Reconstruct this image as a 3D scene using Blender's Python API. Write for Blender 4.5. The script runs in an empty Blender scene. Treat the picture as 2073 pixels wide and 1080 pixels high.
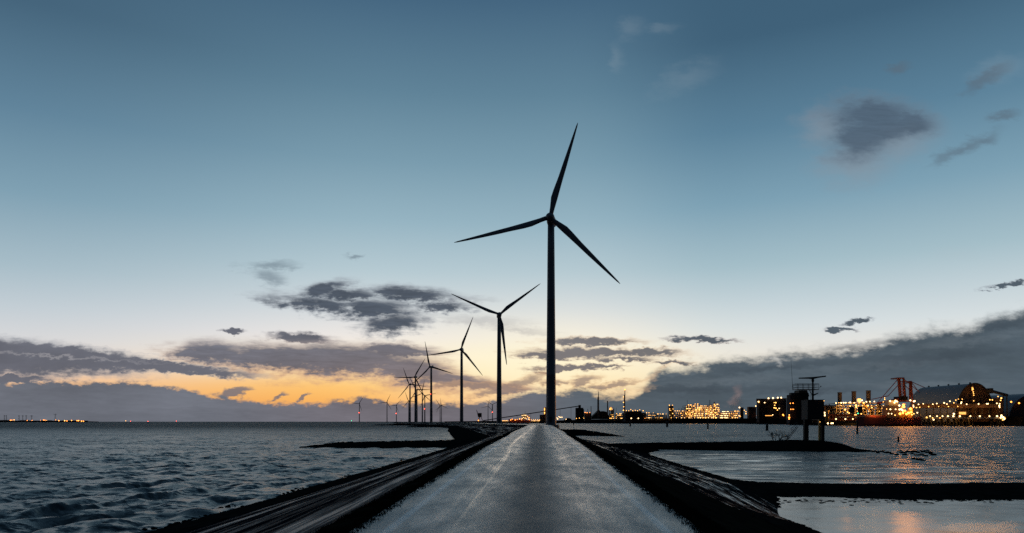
import bpy, math, random
import numpy as np
from mathutils import Vector, Matrix
random.seed(7)
R = math.radians
sc = bpy.context.scene
COL = sc.collection

# ------------------------------------------------------------------ camera
CAMZ = 6.0            # water level is z = 0
F = 1400.0            # focal length in pixels of the 2073 px wide picture
cam_d = bpy.data.cameras.new('camera')
cam = bpy.data.objects.new('camera', cam_d); COL.objects.link(cam)
cam.location = (0, 0, CAMZ); cam.rotation_euler = (R(90), 0, 0)
cam_d.sensor_width = 36; cam_d.lens = 36 * F / 2073
cam_d.shift_y = 314 / 2073
cam_d.clip_start = 0.1; cam_d.clip_end = 100000
sc.camera = cam
sc.view_settings.view_transform = 'Standard'; sc.view_settings.look = 'None'
sc.view_settings.exposure = 0; sc.view_settings.gamma = 1
sc.cycles.use_denoising = False
sc.cycles.sample_clamp_indirect = 2; sc.cycles.sample_clamp_direct = 4.5
sc.cycles.max_bounces = 6; sc.cycles.caustics_reflective = True

def lin(c):
    return tuple((x/255/12.92 if x/255 <= .04045 else ((x/255+.055)/1.055)**2.4) for x in c) + (1,)
def P(px, py, Y):
    return Vector(((px-1036.5)/F*Y, Y, CAMZ + (854-py)/F*Y))

# ------------------------------------------------------------------ node helper
class NT:
    def __init__(s, tree): s.t = tree; s.n = tree.nodes; s.l = tree.links
    def new(s, typ, **kw):
        n = s.n.new(typ)
        for k, v in kw.items(): setattr(n, k, v)
        return n
    def put(s, sock, v):
        if v is None: return
        if isinstance(v, bpy.types.NodeSocket): s.l.new(v, sock)
        else: sock.default_value = v
    def m(s, op, a, b=None, c=None, clamp=False):
        n = s.new('ShaderNodeMath', operation=op, use_clamp=clamp)
        s.put(n.inputs[0], a); s.put(n.inputs[1], b); s.put(n.inputs[2], c)
        return n.outputs[0]
    def ss(s, x, a, b, lo=0., hi=1.):
        n = s.new('ShaderNodeMapRange', interpolation_type='SMOOTHSTEP')
        for i, v in enumerate((x, a, b, lo, hi)): s.put(n.inputs[i], v)
        return n.outputs[0]
    def mr(s, x, a, b, lo=0., hi=1.):
        n = s.new('ShaderNodeMapRange')
        for i, v in enumerate((x, a, b, lo, hi)): s.put(n.inputs[i], v)
        return n.outputs[0]
    def mix(s, f, a, b, blend='MIX'):
        n = s.new('ShaderNodeMix', data_type='RGBA', blend_type=blend)
        s.put(n.inputs[0], f); s.put(n.inputs[6], a); s.put(n.inputs[7], b)
        return n.outputs[2]
    def noise(s, vec, scale, detail=5, rough=.55, dist=0., lac=2.):
        n = s.new('ShaderNodeTexNoise')
        s.put(n.inputs['Vector'], vec); n.inputs['Scale'].default_value = scale
        n.inputs['Detail'].default_value = detail; n.inputs['Roughness'].default_value = rough
        n.inputs['Distortion'].default_value = dist; n.inputs['Lacunarity'].default_value = lac
        return n.outputs[0]
    def comb(s, x, y, z=0.):
        n = s.new('ShaderNodeCombineXYZ'); s.put(n.inputs[0], x); s.put(n.inputs[1], y); s.put(n.inputs[2], z); return n.outputs[0]
    def sep(s, v):
        n = s.new('ShaderNodeSeparateXYZ'); s.put(n.inputs[0], v); return n.outputs
    def vm(s, v, sc_):
        n = s.new('ShaderNodeVectorMath', operation='MULTIPLY'); s.put(n.inputs[0], v); n.inputs[1].default_value = sc_; return n.outputs[0]
    def ramp(s, x, stops):
        n = s.new('ShaderNodeValToRGB'); s.put(n.inputs[0], x)
        e = n.color_ramp.elements
        while len(e) < len(stops): e.new(.5)
        for el, (p, c) in zip(e, stops): el.position = p; el.color = c
        return n.outputs[0]
    def curve(s, x, pts, lo, hi):
        """float curve through pts (x in 0..1 after normalising lo..hi)"""
        n = s.new('ShaderNodeFloatCurve'); c = n.mapping.curves[0]
        n.mapping.use_clip = False
        xs = [(p-lo)/(hi-lo) for p, _ in pts]; ys = [q/600. for _, q in pts]
        c.points[0].location = (xs[0], ys[0]); c.points[1].location = (xs[-1], ys[-1])
        for a, b in zip(xs[1:-1], ys[1:-1]): c.points.new(a, b)
        for p in c.points: p.handle_type = 'AUTO_CLAMPED'
        n.mapping.update()
        s.put(n.inputs['Value'], s.mr(x, lo, hi, 0., 1.))
        return s.m('MULTIPLY', n.outputs[0], 600.)

# ------------------------------------------------------------------ world: dusk sky with clouds, all in direction space
SUN_AZ = math.atan2(1110-1036.5, F); SUN_EL = R(2.2)
world = bpy.data.worlds.new('World'); sc.world = world; world.use_nodes = True
W = NT(world.node_tree); W.n.clear()
geo = W.new('ShaderNodeTexCoord'); D = W.sep(geo.outputs['Generated'])
yy = W.m('MAXIMUM', D[1], .12)
U = W.m('MULTIPLY', W.m('DIVIDE', D[0], yy), F)          # 1400 * tan(azimuth): position along the horizon
V = W.m('MULTIPLY', W.m('DIVIDE', D[2], yy), F)          # height above the horizon
hor = W.m('SQRT', W.m('ADD', W.m('MULTIPLY', D[0], D[0]), W.m('MULTIPLY', D[1], D[1])))
elev = W.m('MULTIPLY', W.m('ARCTAN2', D[2], hor), 2/math.pi, clamp=True)   # 0 horizon .. 1 zenith
azi = W.m('ARCTAN2', D[0], D[1])
def E(v): return math.atan(v/F)*2/math.pi
def stops(lst): return [(E(v), lin(c)) for v, c in lst[:-1]] + [(1.0, lin(lst[-1][1]))]
near = W.ramp(elev, stops([(0,(230,150,92)),(45,(252,180,84)),(72,(255,196,102)),(98,(255,222,162)),(128,(254,237,210)),(168,(238,232,228)),(220,(214,220,223)),(300,(182,202,210)),(400,(150,180,194)),(520,(122,156,174)),(660,(96,131,152)),(850,(69,102,128)),(0,(45,72,98))]))
left = W.ramp(elev, stops([(0,(210,150,120)),(42,(242,182,126)),(62,(244,194,146)),(84,(236,206,184)),(105,(226,214,208)),(140,(214,215,217)),(190,(194,205,212)),(260,(166,188,199)),(380,(127,160,178)),(520,(96,131,154)),(700,(68,99,122)),(0,(40,65,90))]))
right = W.ramp(elev, stops([(0,(200,190,180)),(60,(228,214,190)),(100,(238,228,212)),(140,(230,228,222)),(180,(214,222,224)),(230,(194,209,215)),(300,(164,190,200)),(420,(125,161,180)),(560,(91,129,153)),(740,(64,97,121)),(0,(42,68,94))]))
gl = W.m('SUBTRACT', azi, SUN_AZ)
base = W.mix(W.ss(gl, -.22, -.72), near, left)
base = W.mix(W.ss(gl, .02, .26), base, right)
# glow of the set sun behind the low clouds
gu = W.m('DIVIDE', W.m('SUBTRACT', U, 70.), 290.); gv = W.m('DIVIDE', W.m('SUBTRACT', V, 108.), 90.)
glow = W.m('EXPONENT', W.m('MULTIPLY', W.m('ADD', W.m('MULTIPLY', gu, gu), W.m('MULTIPLY', gv, gv)), -1.))
base = W.mix(W.m('MULTIPLY', glow, .8), base, (1.0, .93, .66, 1))
front = W.ss(D[1], .15, .45)

UV = W.comb(U, V)
n1 = W.noise(W.comb(W.m('MULTIPLY', U, .011), W.m('MULTIPLY', V, .024)), 1, 7, .6)
n2 = W.noise(W.comb(W.m('MULTIPLY', U, .035), W.m('MULTIPLY', V, .075), 4.), 1, 6, .62)
n3 = W.noise(W.comb(W.m('MULTIPLY', U, .004), W.m('MULTIPLY', V, .012), 9.), 1, 6, .6)
# warped coordinates
wu = W.m('ADD', U, W.m('MULTIPLY', W.m('SUBTRACT', n1, .5), 84.)); wv = W.m('ADD', V, W.m('MULTIPLY', W.m('SUBTRACT', n2, .5), 36.))
n4 = W.noise(W.comb(W.m('ADD', W.m('MULTIPLY', U, .016), W.m('MULTIPLY', V, .03)), W.m('MULTIPLY', V, .12), 14.), 1, 6, .68, .6)
nz = W.m('ADD', W.m('ADD', W.m('MULTIPLY', W.m('SUBTRACT', n1, .5), 1.1), W.m('MULTIPLY', W.m('SUBTRACT', n2, .5), .9)), W.m('MULTIPLY', W.m('SUBTRACT', n4, .5), .85))
nzs = W.m('ADD', W.m('MULTIPLY', W.m('SUBTRACT', n1, .5), 1.6), W.m('MULTIPLY', W.m('SUBTRACT', n3, .5), 1.))
LAST = [0.]
def ells(lst):
    out = None      # each step feeds the next one's z (scaled away), which keeps the shader stack small
    for cx, cy, rx, ry, rot in lst:
        mp = W.new('ShaderNodeMapping', vector_type='TEXTURE')
        W.put(mp.inputs[0], W.comb(wu, wv, LAST[0]))
        mp.inputs['Location'].default_value = (cx-1036.5, 854-cy, 0)
        mp.inputs['Rotation'].default_value = (0, 0, R(rot)); mp.inputs['Scale'].default_value = (rx, ry, 1e7)
        ln = W.new('ShaderNodeVectorMath', operation='LENGTH'); W.put(ln.inputs[0], mp.outputs[0])
        d = ln.outputs['Value']
        out = d if out is None else W.m('MINIMUM', out, d)
        LAST[0] = out
    return W.m('SUBTRACT', 1., out)
def dens(lst, k=1., a=0., b=.35, op=.95, nk=1., z=None):
    return W.m('MULTIPLY', W.ss(W.m('ADD', W.m('MULTIPLY', ells(lst), k), W.m('MULTIPLY', nz if z is None else z, nk)), a, b), op)
# cloud colour: grey violet on the left, slate on the right, warmer near the glow, a little mottled
ccol = W.mix(W.ss(azi, -.1, .42), lin((101,103,114)), lin((74,88,98)))
warm = W.m('MULTIPLY', W.ss(W.m('ABSOLUTE', W.m('SUBTRACT', U, -60.)), 620., 60.), W.ss(V, 190., 40.))
ccol = W.mix(W.m('MULTIPLY', warm, .55), ccol, lin((142,122,118)))
mott = W.mr(n3, .3, .7, .82, 1.22)
mott2 = W.mr(n1, .25, .75, .9, 1.1)
sh = W.m('MULTIPLY', mott, mott2)
hs = W.new('ShaderNodeVectorMath', operation='SCALE'); W.put(hs.inputs[0], ccol); W.put(hs.inputs['Scale'], sh); ccol = hs.outputs[0]
upcol = lin((72,90,107))
def over(bg, d, col, rim=None):
    if rim is not None: col = W.mix(W.m('POWER', d, 1.6), rim, col)
    return W.mix(W.m('MULTIPLY', d, front), bg, col)
def shade(col, lo=.78, hi=1.3):
    v = W.new('ShaderNodeVectorMath', operation='SCALE'); W.put(v.inputs[0], col[:3] if isinstance(col, tuple) else col); W.put(v.inputs['Scale'], W.mr(n4, .3, .7, lo, hi)); return v.outputs[0]
c = base
# high clouds of the upper right, and faint wisps
c = over(c, dens([(1390,160,80,28,24),(1340,60,40,12,10),(1280,60,20,30,-50),(2035,140,60,30,15),(1250,120,14,30,0),(1940,515,50,18,0)], a=-.4, b=1.2, op=.11, nk=1.3, z=nzs), lin((175,186,192)))
c = over(c, dens([(1740,325,100,66,15),(1665,258,66,54,0),(1815,290,110,48,15)], a=-.2, b=.9, op=.5, nk=.4, z=nzs), lin((138,146,156)))
c = over(c, dens([(1768,238,134,58,-4),(1748,276,98,64,20),(1835,248,90,40,-6),(1790,262,100,44,8)], a=-.12, b=.7, op=.9, nk=.38, z=nzs), shade(lin((72,89,107)), .85, 1.2), lin((112,128,143)))
c = over(c, dens([(1950,300,82,16,27),(1985,285,40,16,10),(2030,234,36,13,8),(1812,140,36,12,15),(2000,160,60,14,30)], a=-.3, b=.9, op=.6, nk=.7, z=nzs), lin((90,105,119)))
# mid clouds left of the turbines
RIM = lin((150,156,166))
wrim = W.mix(W.ss(V, 210., 90.), RIM, lin((214,170,140)))
c = over(c, dens([(548,538,66,13,0),(545,560,46,18,-14),(720,520,22,6,0)], a=-.25, b=.95, op=.6, nk=1.), lin((104,120,133)))
c = over(c, dens([(652,588,56,15,14),(650,618,100,17,-7),(745,624,105,22,-4),(795,655,70,22,8),(835,597,92,16,-5),(890,622,62,10,0),(700,598,70,14,0)], a=-.62, b=.6, op=.985, nk=1.25), shade(lin((72,81,94))), RIM)
c = over(c, dens([(975,650,120,14,-3),(1050,670,90,10,-4),(950,607,60,8,0)], a=-.3, b=1., op=.34, nk=.9), lin((130,130,140)))
c = over(c, dens([(606,684,74,12,-3),(478,670,24,5,0),(1428,688,72,7,-2),(1700,667,32,5,0),(1735,651,36,5,8),(2040,577,52,6,8)], a=-.25, b=.45, op=.985, nk=.7), W.mix(.25, ccol, lin((70,78,90))), wrim)
c = over(c, dens([(1195,692,110,10,0),(1215,714,172,11,-1),(1120,720,90,10,0),(1310,712,80,8,0),(1150,746,90,7,2),(1215,742,60,5,0),(1260,727,70,6,0),(1360,735,50,5,0)], a=-.3, b=.5, op=.96, nk=1.0), W.mix(.5, ccol, lin((92,95,104))), lin((226,196,165)))
# long bank 345..990 and its warm ragged underside
c = over(c, dens([(640,752,230,28,-2),(820,765,140,34,-6),(905,790,80,14,-6)], a=-.3, b=1., op=.5, nk=1.1), lin((196,146,118)))
c = over(c, dens([(425,716,98,27,-3),(560,725,175,31,-2),(700,730,185,36,-1),(800,711,95,17,-3),(830,748,105,30,-8),(915,772,115,18,-6),(1010,785,80,9,-4)], a=-.38, b=.5, op=.985, nk=.85), shade(ccol, .85, 1.2), wrim)
# tapering band at the far left
c = over(c, dens([(-120,715,420,44,-4),(120,722,230,26,-6),(290,738,250,13,-6),(-10,768,130,11,0)], a=-.2, b=.32, op=.985, nk=.3), ccol, RIM)
c = over(c, dens([(120,722,200,2.5,-4),(260,712,160,2,-8)], a=-.5, b=1.2, op=.4, nk=.5), lin((190,186,188)))
# small clouds over the left horizon
c = over(c, dens([(475,795,38,10,14),(562,804,20,5,22),(615,806,18,4,26)], a=-.25, b=.45, op=.88, nk=.8), ccol)
c = over(c, dens([(1060,775,60,16,22),(1010,790,90,12,10),(1178,773,50,13,14),(1120,775,50,9,0),(960,780,90,9,0),(1240,780,70,8,8)], a=-.25, b=.7, op=.85, nk=1.2), W.mix(.4, ccol, lin((120,112,114))), lin((230,180,130)))
# low bank along the whole horizon, rising to the right
bank = [(-1000,810),(-300,785),(0,771),(240,772),(330,778),(390,792),(470,803),(560,814),(640,814),(700,809),(735,803),(770,808),(850,813),(950,812),(990,806),(1030,797),(1060,790),(1090,781),(1130,786),(1180,776),(1215,791),(1250,794),(1290,785),(1312,763),(1328,741),(1400,729),(1480,715),(1560,704),(1680,692),(1790,680),(1802,670),(1900,652),(1950,650),(2000,628),(2073,612),(2400,560),(2900,600),(3600,700)]
top = W.curve(U, [(a-1036.5, 854-b) for a, b in bank], -1000-1036.5, 3600-1036.5)
edge = W.m('ADD', W.m('MULTIPLY', W.m('SUBTRACT', n2, .5), 42.), W.m('MULTIPLY', W.m('SUBTRACT', n1, .5), W.mr(U, -400., 300., 6., 40.)))
db = W.ss(W.m('SUBTRACT', W.m('ADD', top, edge), V), -4., W.mr(U, -200., 600., 9., 34.))
hz = W.ss(V, 200., 0.)
bcol = W.mix(W.ss(azi, -.12, .17), lin((104,108,118)), lin((78,91,101)))
bcol = W.mix(W.m('MULTIPLY', W.ss(W.m('ABSOLUTE', W.m('SUBTRACT', U, -230.)), 420., 40.), .4), bcol, lin((126,113,119)))
hs2 = W.new('ShaderNodeVectorMath', operation='SCALE'); W.put(hs2.inputs[0], bcol); W.put(hs2.inputs['Scale'], W.m('MULTIPLY', W.mr(n3, .3, .7, .84, 1.22), W.mr(n4, .3, .7, .93, 1.08)))
c = over(c, W.m('MULTIPLY', db, .998), hs2.outputs[0], W.mix(.5, c, hs2.outputs[0]))
# strata inside the right bank: lighter breaks, darker folds, a warm torn edge next to the glow
c = over(c, dens([(1480,770,130,9,3),(1640,725,120,8,6),(1790,740,150,10,5),(1960,690,120,10,8),(1380,755,50,6,4),(1880,780,160,9,2)], a=-.5, b=1.1, op=.32, nk=1.5), lin((112,122,130)))
c = over(c, dens([(1560,745,110,9,6),(1720,705,120,9,8),(1900,725,150,11,6),(1400,790,140,9,0),(2020,660,90,14,12),(1650,790,150,10,0)], a=-.5, b=1.1, op=.5, nk=1.5), lin((56,66,76)))
c = over(c, dens([(1322,762,26,8,40),(1290,790,40,5,10),(1350,742,22,4,15)], a=-.4, b=1., op=.4, nk=1.3), lin((228,190,150)))
c = over(c, dens([(1572,731,15,7,-35),(1562,724,8,4,0)], a=-.1, b=.8, op=.55, nk=.5), lin((190,190,188)))
c = over(c, dens([(1490,800,26,16,60),(1485,815,20,10,0)], a=-.1, b=1., op=.3, nk=.6), lin((170,140,135)))
# the eastern sky behind the camera is already dark
dim = W.mr(D[1], -.15, .6, .04, 1.)
dimv = W.m('MAXIMUM', dim, W.mr(D[2], .35, .85, 0., .7))
fin = W.new('ShaderNodeVectorMath', operation='SCALE'); W.put(fin.inputs[0], c); W.put(fin.inputs['Scale'], dimv)
# physical twilight sky underneath, very low
sky = W.new('ShaderNodeTexSky', sky_type='NISHITA'); sky.sun_disc = False
sky.sun_elevation = SUN_EL; sky.sun_rotation = SUN_AZ
skb = W.new('ShaderNodeBackground'); W.put(skb.inputs[0], sky.outputs[0]); skb.inputs[1].default_value = .0002
bg = W.new('ShaderNodeBackground'); W.put(bg.inputs[0], fin.outputs[0]); bg.inputs[1].default_value = 1.
add = W.new('ShaderNodeAddShader'); W.l.new(bg.outputs[0], add.inputs[0]); W.l.new(skb.outputs[0], add.inputs[1])
out = W.new('ShaderNodeOutputWorld'); W.l.new(add.outputs[0], out.inputs[0])
world.cycles.sampling_method = 'MANUAL'; world.cycles.sample_map_resolution = 512

sun_d = bpy.data.lights.new('sun', 'SUN'); sun_d.energy = .06; sun_d.angle = R(12); sun_d.color = (1, .72, .5)
sun = bpy.data.objects.new('sun', sun_d); COL.objects.link(sun)
sd = Vector((math.sin(SUN_AZ)*math.cos(SUN_EL), math.cos(SUN_AZ)*math.cos(SUN_EL), math.sin(SUN_EL)))
sun.rotation_euler = sd.to_track_quat('Z', 'Y').to_euler(); sun.location = (0, 0, 60)

# ------------------------------------------------------------------ materials
def mat(name, col, rough=.8, var=0., scale=1., spec=.5, metal=0., bump=0., emit=None, es=1.):
    m = bpy.data.materials.new(name); m.use_nodes = True
    t = NT(m.node_tree); b = t.n['Principled BSDF']
    b.inputs['Roughness'].default_value = rough; b.inputs['Metallic'].default_value = metal
    b.inputs['Specular IOR Level'].default_value = spec
    col = tuple(col)+(1,) if len(col) == 3 else col
    tc = t.new('ShaderNodeTexCoord')
    nn = t.noise(tc.outputs['Object'], scale, 6, .6)
    v = var or .12
    lo = tuple(x*(1-v) for x in col[:3])+(1,); hi = tuple(min(1, x*(1+v)) for x in col[:3])+(1,)
    t.put(b.inputs['Base Color'], t.mix(t.ss(nn, .3, .7), lo, hi))
    if bump:
        bp = t.new('ShaderNodeBump'); bp.inputs['Strength'].default_value = bump; bp.inputs['Distance'].default_value = .05
        t.put(bp.inputs['Height'], nn); t.put(b.inputs['Normal'], bp.outputs[0])
    if emit:
        b.inputs['Emission Color'].default_value = tuple(emit)+(1,); b.inputs['Emission Strength'].default_value = es
    return m
M = {}
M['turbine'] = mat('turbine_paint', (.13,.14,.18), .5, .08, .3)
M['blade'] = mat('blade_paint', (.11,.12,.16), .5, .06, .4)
M['dark'] = mat('dark_steel', (.035,.035,.04), .7, .2, 1)
M['grate'] = mat('galvanised_steel', (.10,.10,.11), .5, .2, 1, metal=.4)
M['cabin'] = mat('cabin_cladding', (.014,.014,.017), .7, .2, .8)
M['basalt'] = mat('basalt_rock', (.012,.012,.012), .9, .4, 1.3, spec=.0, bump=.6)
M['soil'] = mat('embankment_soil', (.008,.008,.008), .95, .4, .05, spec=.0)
M['wall'] = mat('factory_cladding', (.04,.037,.05), .8, .25, .05, spec=.2)
M['wall_dark'] = mat('dark_cladding', (.015,.015,.02), .8, .25, .05, spec=.2)
M['concrete'] = mat('weathered_concrete', (.22,.21,.20), .8, .25, .08)
M['pipe'] = mat('plant_pipework', (.20,.16,.12), .6, .35, .08)
M['stack'] = mat('chimney_shell', (.07,.055,.055), .7, .25, .06)
M['roof'] = mat('ribbed_roof', (.075,.09,.12), .5, .12, .06)
M['gable'] = mat('gable_cladding', (.09,.05,.035), .8, .2, .06)
M['rust'] = mat('red_oxide_paint', (.22,.04,.03), .6, .25, .15)
M['white'] = mat('white_ship_paint', (.30,.26,.2), .6, .12, .15)
M['yellow'] = mat('yellow_steel', (.45,.28,.05), .5, .2, .5)
M['timber'] = mat('tarred_timber', (.02,.017,.015), .8, .3, 2, bump=.4)
M['twig'] = mat('bare_twigs', (.03,.026,.022), .9, .3, 2)
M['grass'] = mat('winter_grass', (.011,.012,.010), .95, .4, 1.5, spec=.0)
M['foliage'] = mat('dark_foliage', (.02,.025,.02), .9, .4, .5)
def lampmat(name, col, s, samp='NONE'):
    m = bpy.data.materials.new(name); m.use_nodes = True; m.cycles.emission_sampling = samp
    t = NT(m.node_tree); b = t.n['Principled BSDF']
    b.inputs['Base Color'].default_value = (.8,.8,.8,1)
    tc = t.new('ShaderNodeTexCoord'); nn = t.noise(tc.outputs['Object'], .8, 2)
    b.inputs['Emission Color'].default_value = tuple(col)+(1,)
    t.put(b.inputs['Emission Strength'], t.mr(nn, .2, .8, s*.85, s*1.15))
    return m
M['l_warm'] = lampmat('sodium_lamp', (1,.47,.10), 4.)
M['l_orange'] = lampmat('orange_lamp', (1,.30,.04), 4.5, 'FRONT_BACK')
M['l_white'] = lampmat('lamp_and_fill', (1,.62,.27), 4.5)
M['l_boost'] = lampmat('boost_lamp', (1,.40,.07), 60, 'FRONT_BACK')
M['l_red'] = lampmat('red_beacon', (1,.08,.04), 6)
M['l_green'] = lampmat('green_beacon', (.05,1,.45), 3)
M['l_glow'] = lampmat('lit_window', (1,.42,.08), 1.6)

# ------------------------------------------------------------------ object helpers
def tag(o, label=None, cat=None, group=None, kind=None):
    if label: o['label'] = label
    if cat: o['category'] = cat
    if group: o['group'] = group
    if kind: o['kind'] = kind
    return o
def empty(name, loc, rz=0.):
    o = bpy.data.objects.new(name, None); COL.objects.link(o)
    o.empty_display_size = .5; o.location = loc; o.rotation_euler = (0, 0, rz); return o
def from_np(name, verts, faces, mat_, parent=None, uv=None, smooth=True, kind=None):
    me = bpy.data.meshes.new(name)
    verts = np.asarray(verts, dtype=np.float32); faces = np.asarray(faces, dtype=np.int32)
    k = faces.shape[1]
    me.vertices.add(len(verts)); me.vertices.foreach_set('co', verts.ravel())
    me.loops.add(faces.size); me.loops.foreach_set('vertex_index', faces.ravel())
    me.polygons.add(len(faces)); me.polygons.foreach_set('loop_start', np.arange(0, faces.size, k, dtype=np.int32))
    me.polygons.foreach_set('use_smooth', np.full(len(faces), smooth))
    if uv is not None:
        ul = me.uv_layers.new(name='UVMap')
        ul.data.foreach_set('uv', np.asarray(uv, dtype=np.float32)[faces.ravel()].ravel())
    me.update(calc_edges=True); me.validate()
    me.materials.append(mat_)
    o = bpy.data.objects.new(name, me); COL.objects.link(o)
    if parent: o.parent = parent
    if kind: o['kind'] = kind
    return o
class MB:
    """collects primitives given in world coordinates, linked as one mesh object"""
    def __init__(s): s.v = []; s.f = []
    def box(s, x0, x1, y0, y1, z0, z1, rz=0.):
        cx, cy = (x0+x1)/2, (y0+y1)/2; i = len(s.v); c_, s_ = math.cos(rz), math.sin(rz)
        for z in (z0, z1):
            for x, y in ((x0,y0),(x1,y0),(x1,y1),(x0,y1)):
                dx, dy = x-cx, y-cy; s.v.append((cx+dx*c_-dy*s_, cy+dx*s_+dy*c_, z))
        s.f += [(i,i+3,i+2,i+1),(i+4,i+5,i+6,i+7),(i,i+1,i+5,i+4),(i+1,i+2,i+6,i+5),(i+2,i+3,i+7,i+6),(i+3,i,i+4,i+7)]
        return s
    def tube(s, a, b, r0, r1=None, n=8, cap=True):
        a, b = Vector(a), Vector(b); r1 = r0 if r1 is None else r1
        d = (b-a).normalized(); q = d.to_track_quat('Z', 'Y'); i = len(s.v)
        for p, r in ((a, r0), (b, r1)):
            for k in range(n):
                t = 2*math.pi*k/n; s.v.append(tuple(p + q @ Vector((math.cos(t)*r, math.sin(t)*r, 0))))
        for k in range(n): s.f.append((i+k, i+(k+1)%n, i+n+(k+1)%n, i+n+k))
        if cap: s.f.append(tuple(i+k for k in reversed(range(n)))); s.f.append(tuple(i+n+k for k in range(n)))
        return s
    def lathe(s, x, y, prof, n=20):
        i = len(s.v)
        for r, z in prof:
            for k in range(n):
                t = 2*math.pi*k/n; s.v.append((x+math.cos(t)*r, y+math.sin(t)*r, z))
        for j in range(len(prof)-1):
            for k in range(n): s.f.append((i+j*n+k, i+j*n+(k+1)%n, i+(j+1)*n+(k+1)%n, i+(j+1)*n+k))
        s.f.append(tuple(i+k for k in reversed(range(n)))); j = len(prof)-1; s.f.append(tuple(i+j*n+k for k in range(n)))
        return s
    def prism(s, pts, y0, y1):
        """closed outline in x,z extruded along y"""
        i = len(s.v); n = len(pts)
        for y in (y0, y1):
            for x, z in pts: s.v.append((x, y, z))
        s.f.append(tuple(range(i, i+n))); s.f.append(tuple(range(i+2*n-1, i+n-1, -1)))
        for k in range(n): s.f.append((i+k, i+n+k, i+n+(k+1)%n, i+(k+1)%n))
        return s
    def build(s, name, m, parent=None, smooth=False):
        o_ = Vector((0,0,0))
        p = parent
        while p is not None: o_ += p.location; p = p.parent
        me = bpy.data.meshes.new(name); me.from_pydata([tuple(Vector(v)-o_) for v in s.v], [], s.f); me.update()
        me.materials.append(m)
        if smooth:
            for q in me.polygons: q.use_smooth = len(q.vertices) <= 4
        o = bpy.data.objects.new(name, me); COL.objects.link(o)
        if parent: o.parent = parent
        return o
def copy_tree(o, parent=None):
    c_ = o.copy(); COL.objects.link(c_); c_.parent = parent
    for ch in [x for x in bpy.data.objects if x.parent == o]: copy_tree(ch, c_)
    return c_

def vnoise(x, y, seed=0):
    xi = np.floor(x).astype(np.int64); yi = np.floor(y).astype(np.int64); fx = x-xi; fy = y-yi
    fx = fx*fx*(3-2*fx); fy = fy*fy*(3-2*fy)
    def h(a, b):
        n = (a*374761393 + b*668265263 + seed*1442695041) & 0xffffffff
        n = ((n ^ (n >> 13)) * 1274126177) & 0xffffffff
        return ((n ^ (n >> 16)) & 0xffff)/65535.
    return (h(xi,yi)*(1-fx)+h(xi+1,yi)*fx)*(1-fy) + (h(xi,yi+1)*(1-fx)+h(xi+1,yi+1)*fx)*fy
def fbm(x, y, o=4, seed=0):
    s_ = 0; a = .5; t = 0
    for k in range(o): s_ = s_+a*vnoise(x*2**k, y*2**k, seed+k); t += a; a *= .5
    return s_/t
def grid_faces(nr, nc):
    i = np.arange(nr-1)[:,None]*nc + np.arange(nc-1)[None,:]
    return np.stack([i, i+1, i+nc+1, i+nc], -1).reshape(-1, 4)
# ------------------------------------------------------------------ dyke
CL = [(-1.6,-40),(-.19,0),(.195,9.56),(1.25,35.6),(3.3,85),(5.4,134),(6.6,170),(5.6,195),(1,235),(-9,336),(-21,450),(-38,646),(-84,850),(-154,1125),(-218,1400),(-270,1680),(-293,1970),(-307,2210),(-330,2420),(-380,2700),(-470,3000),(-560,3300)]
cy = np.array([p[1] for p in CL], float); cx = np.array([p[0] for p in CL], float)
def smooth_cx(y):
    y = np.asarray(y, float); w = np.clip(np.abs(y)*.08, .5, 60)
    return sum(np.interp(y+w*k, cy, cx) for k in (-1.,-.5,0,.5,1.))/5
def road_z(y):
    return np.interp(y, [-40,0,35.6,70,134,200,300,400,5000], [3.9,4.32,4.83,5.02,5.23,5.17,5.02,5.0,5.0])
def rows(y0, y1, k=.012, mn=.3, mx=40.):
    o = [y0]
    while o[-1] < y1: o.append(o[-1]+min(mx, max(mn, abs(o[-1])*k)))
    return np.array(o)
def strip(name, ys, ss_, zf, m, disp=0., dscale=1., kind='structure', seed=0, lift=0.):
    """swept ribbon; ss_ lateral offsets, zf(s, y) heights"""
    X = smooth_cx(ys); dX = (smooth_cx(ys+1)-smooth_cx(ys-1))/2; ln = np.sqrt(1+dX**2)
    nx, ny = 1/ln, -dX/ln
    S = np.array(ss_, float)[None,:]
    x = X[:,None]+nx[:,None]*S; y = ys[:,None]+ny[:,None]*S
    z = zf(np.broadcast_to(S, x.shape), np.broadcast_to(ys[:,None], x.shape)) + lift
    if disp: z = z + disp*(fbm(x/dscale, y/dscale, 4, seed)-.5)*2*np.where((np.abs(S)<2.5),0,1)
    arc = np.concatenate([[0], np.cumsum(np.hypot(np.diff(X), np.diff(ys)))])
    uv = np.stack([np.broadcast_to(arc[:,None], x.shape), np.broadcast_to(S, x.shape)], -1).reshape(-1,2)
    return from_np(name, np.stack([x,y,z], -1).reshape(-1,3), grid_faces(len(ys), len(ss_)), m, uv=uv, kind=kind)
def zl(s, y):
    zr = road_z(y); s = -s
    z = np.where(s < 3.3, zr-.04-(s-2.25)*.16, 0)
    z3 = zr-.04-1.05*.16
    z = np.where((s >= 3.3)&(s < 12), z3+(2.2-z3)*(s-3.3)/8.7, z)
    return np.where(s >= 12, 2.2-(s-12)/8.8*2.2, z)
def zrr(s, y):
    zr = road_z(y); k = np.clip((y-44)/14, 0, 1); z3 = zr-.2
    a = np.where(s < 3, zr-.04-(s-2.25)*.2, z3+(1.0-z3)*(s-3)/8.4)
    far = np.interp(s, [11.4,16.5,20,26], [1.0,.75,0,-1.3]); nr = np.interp(s, [11.4,15.4,26], [1.0,0,-2.4])
    return np.where(s < 11.4, a, far*k+nr*(1-k))

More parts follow.
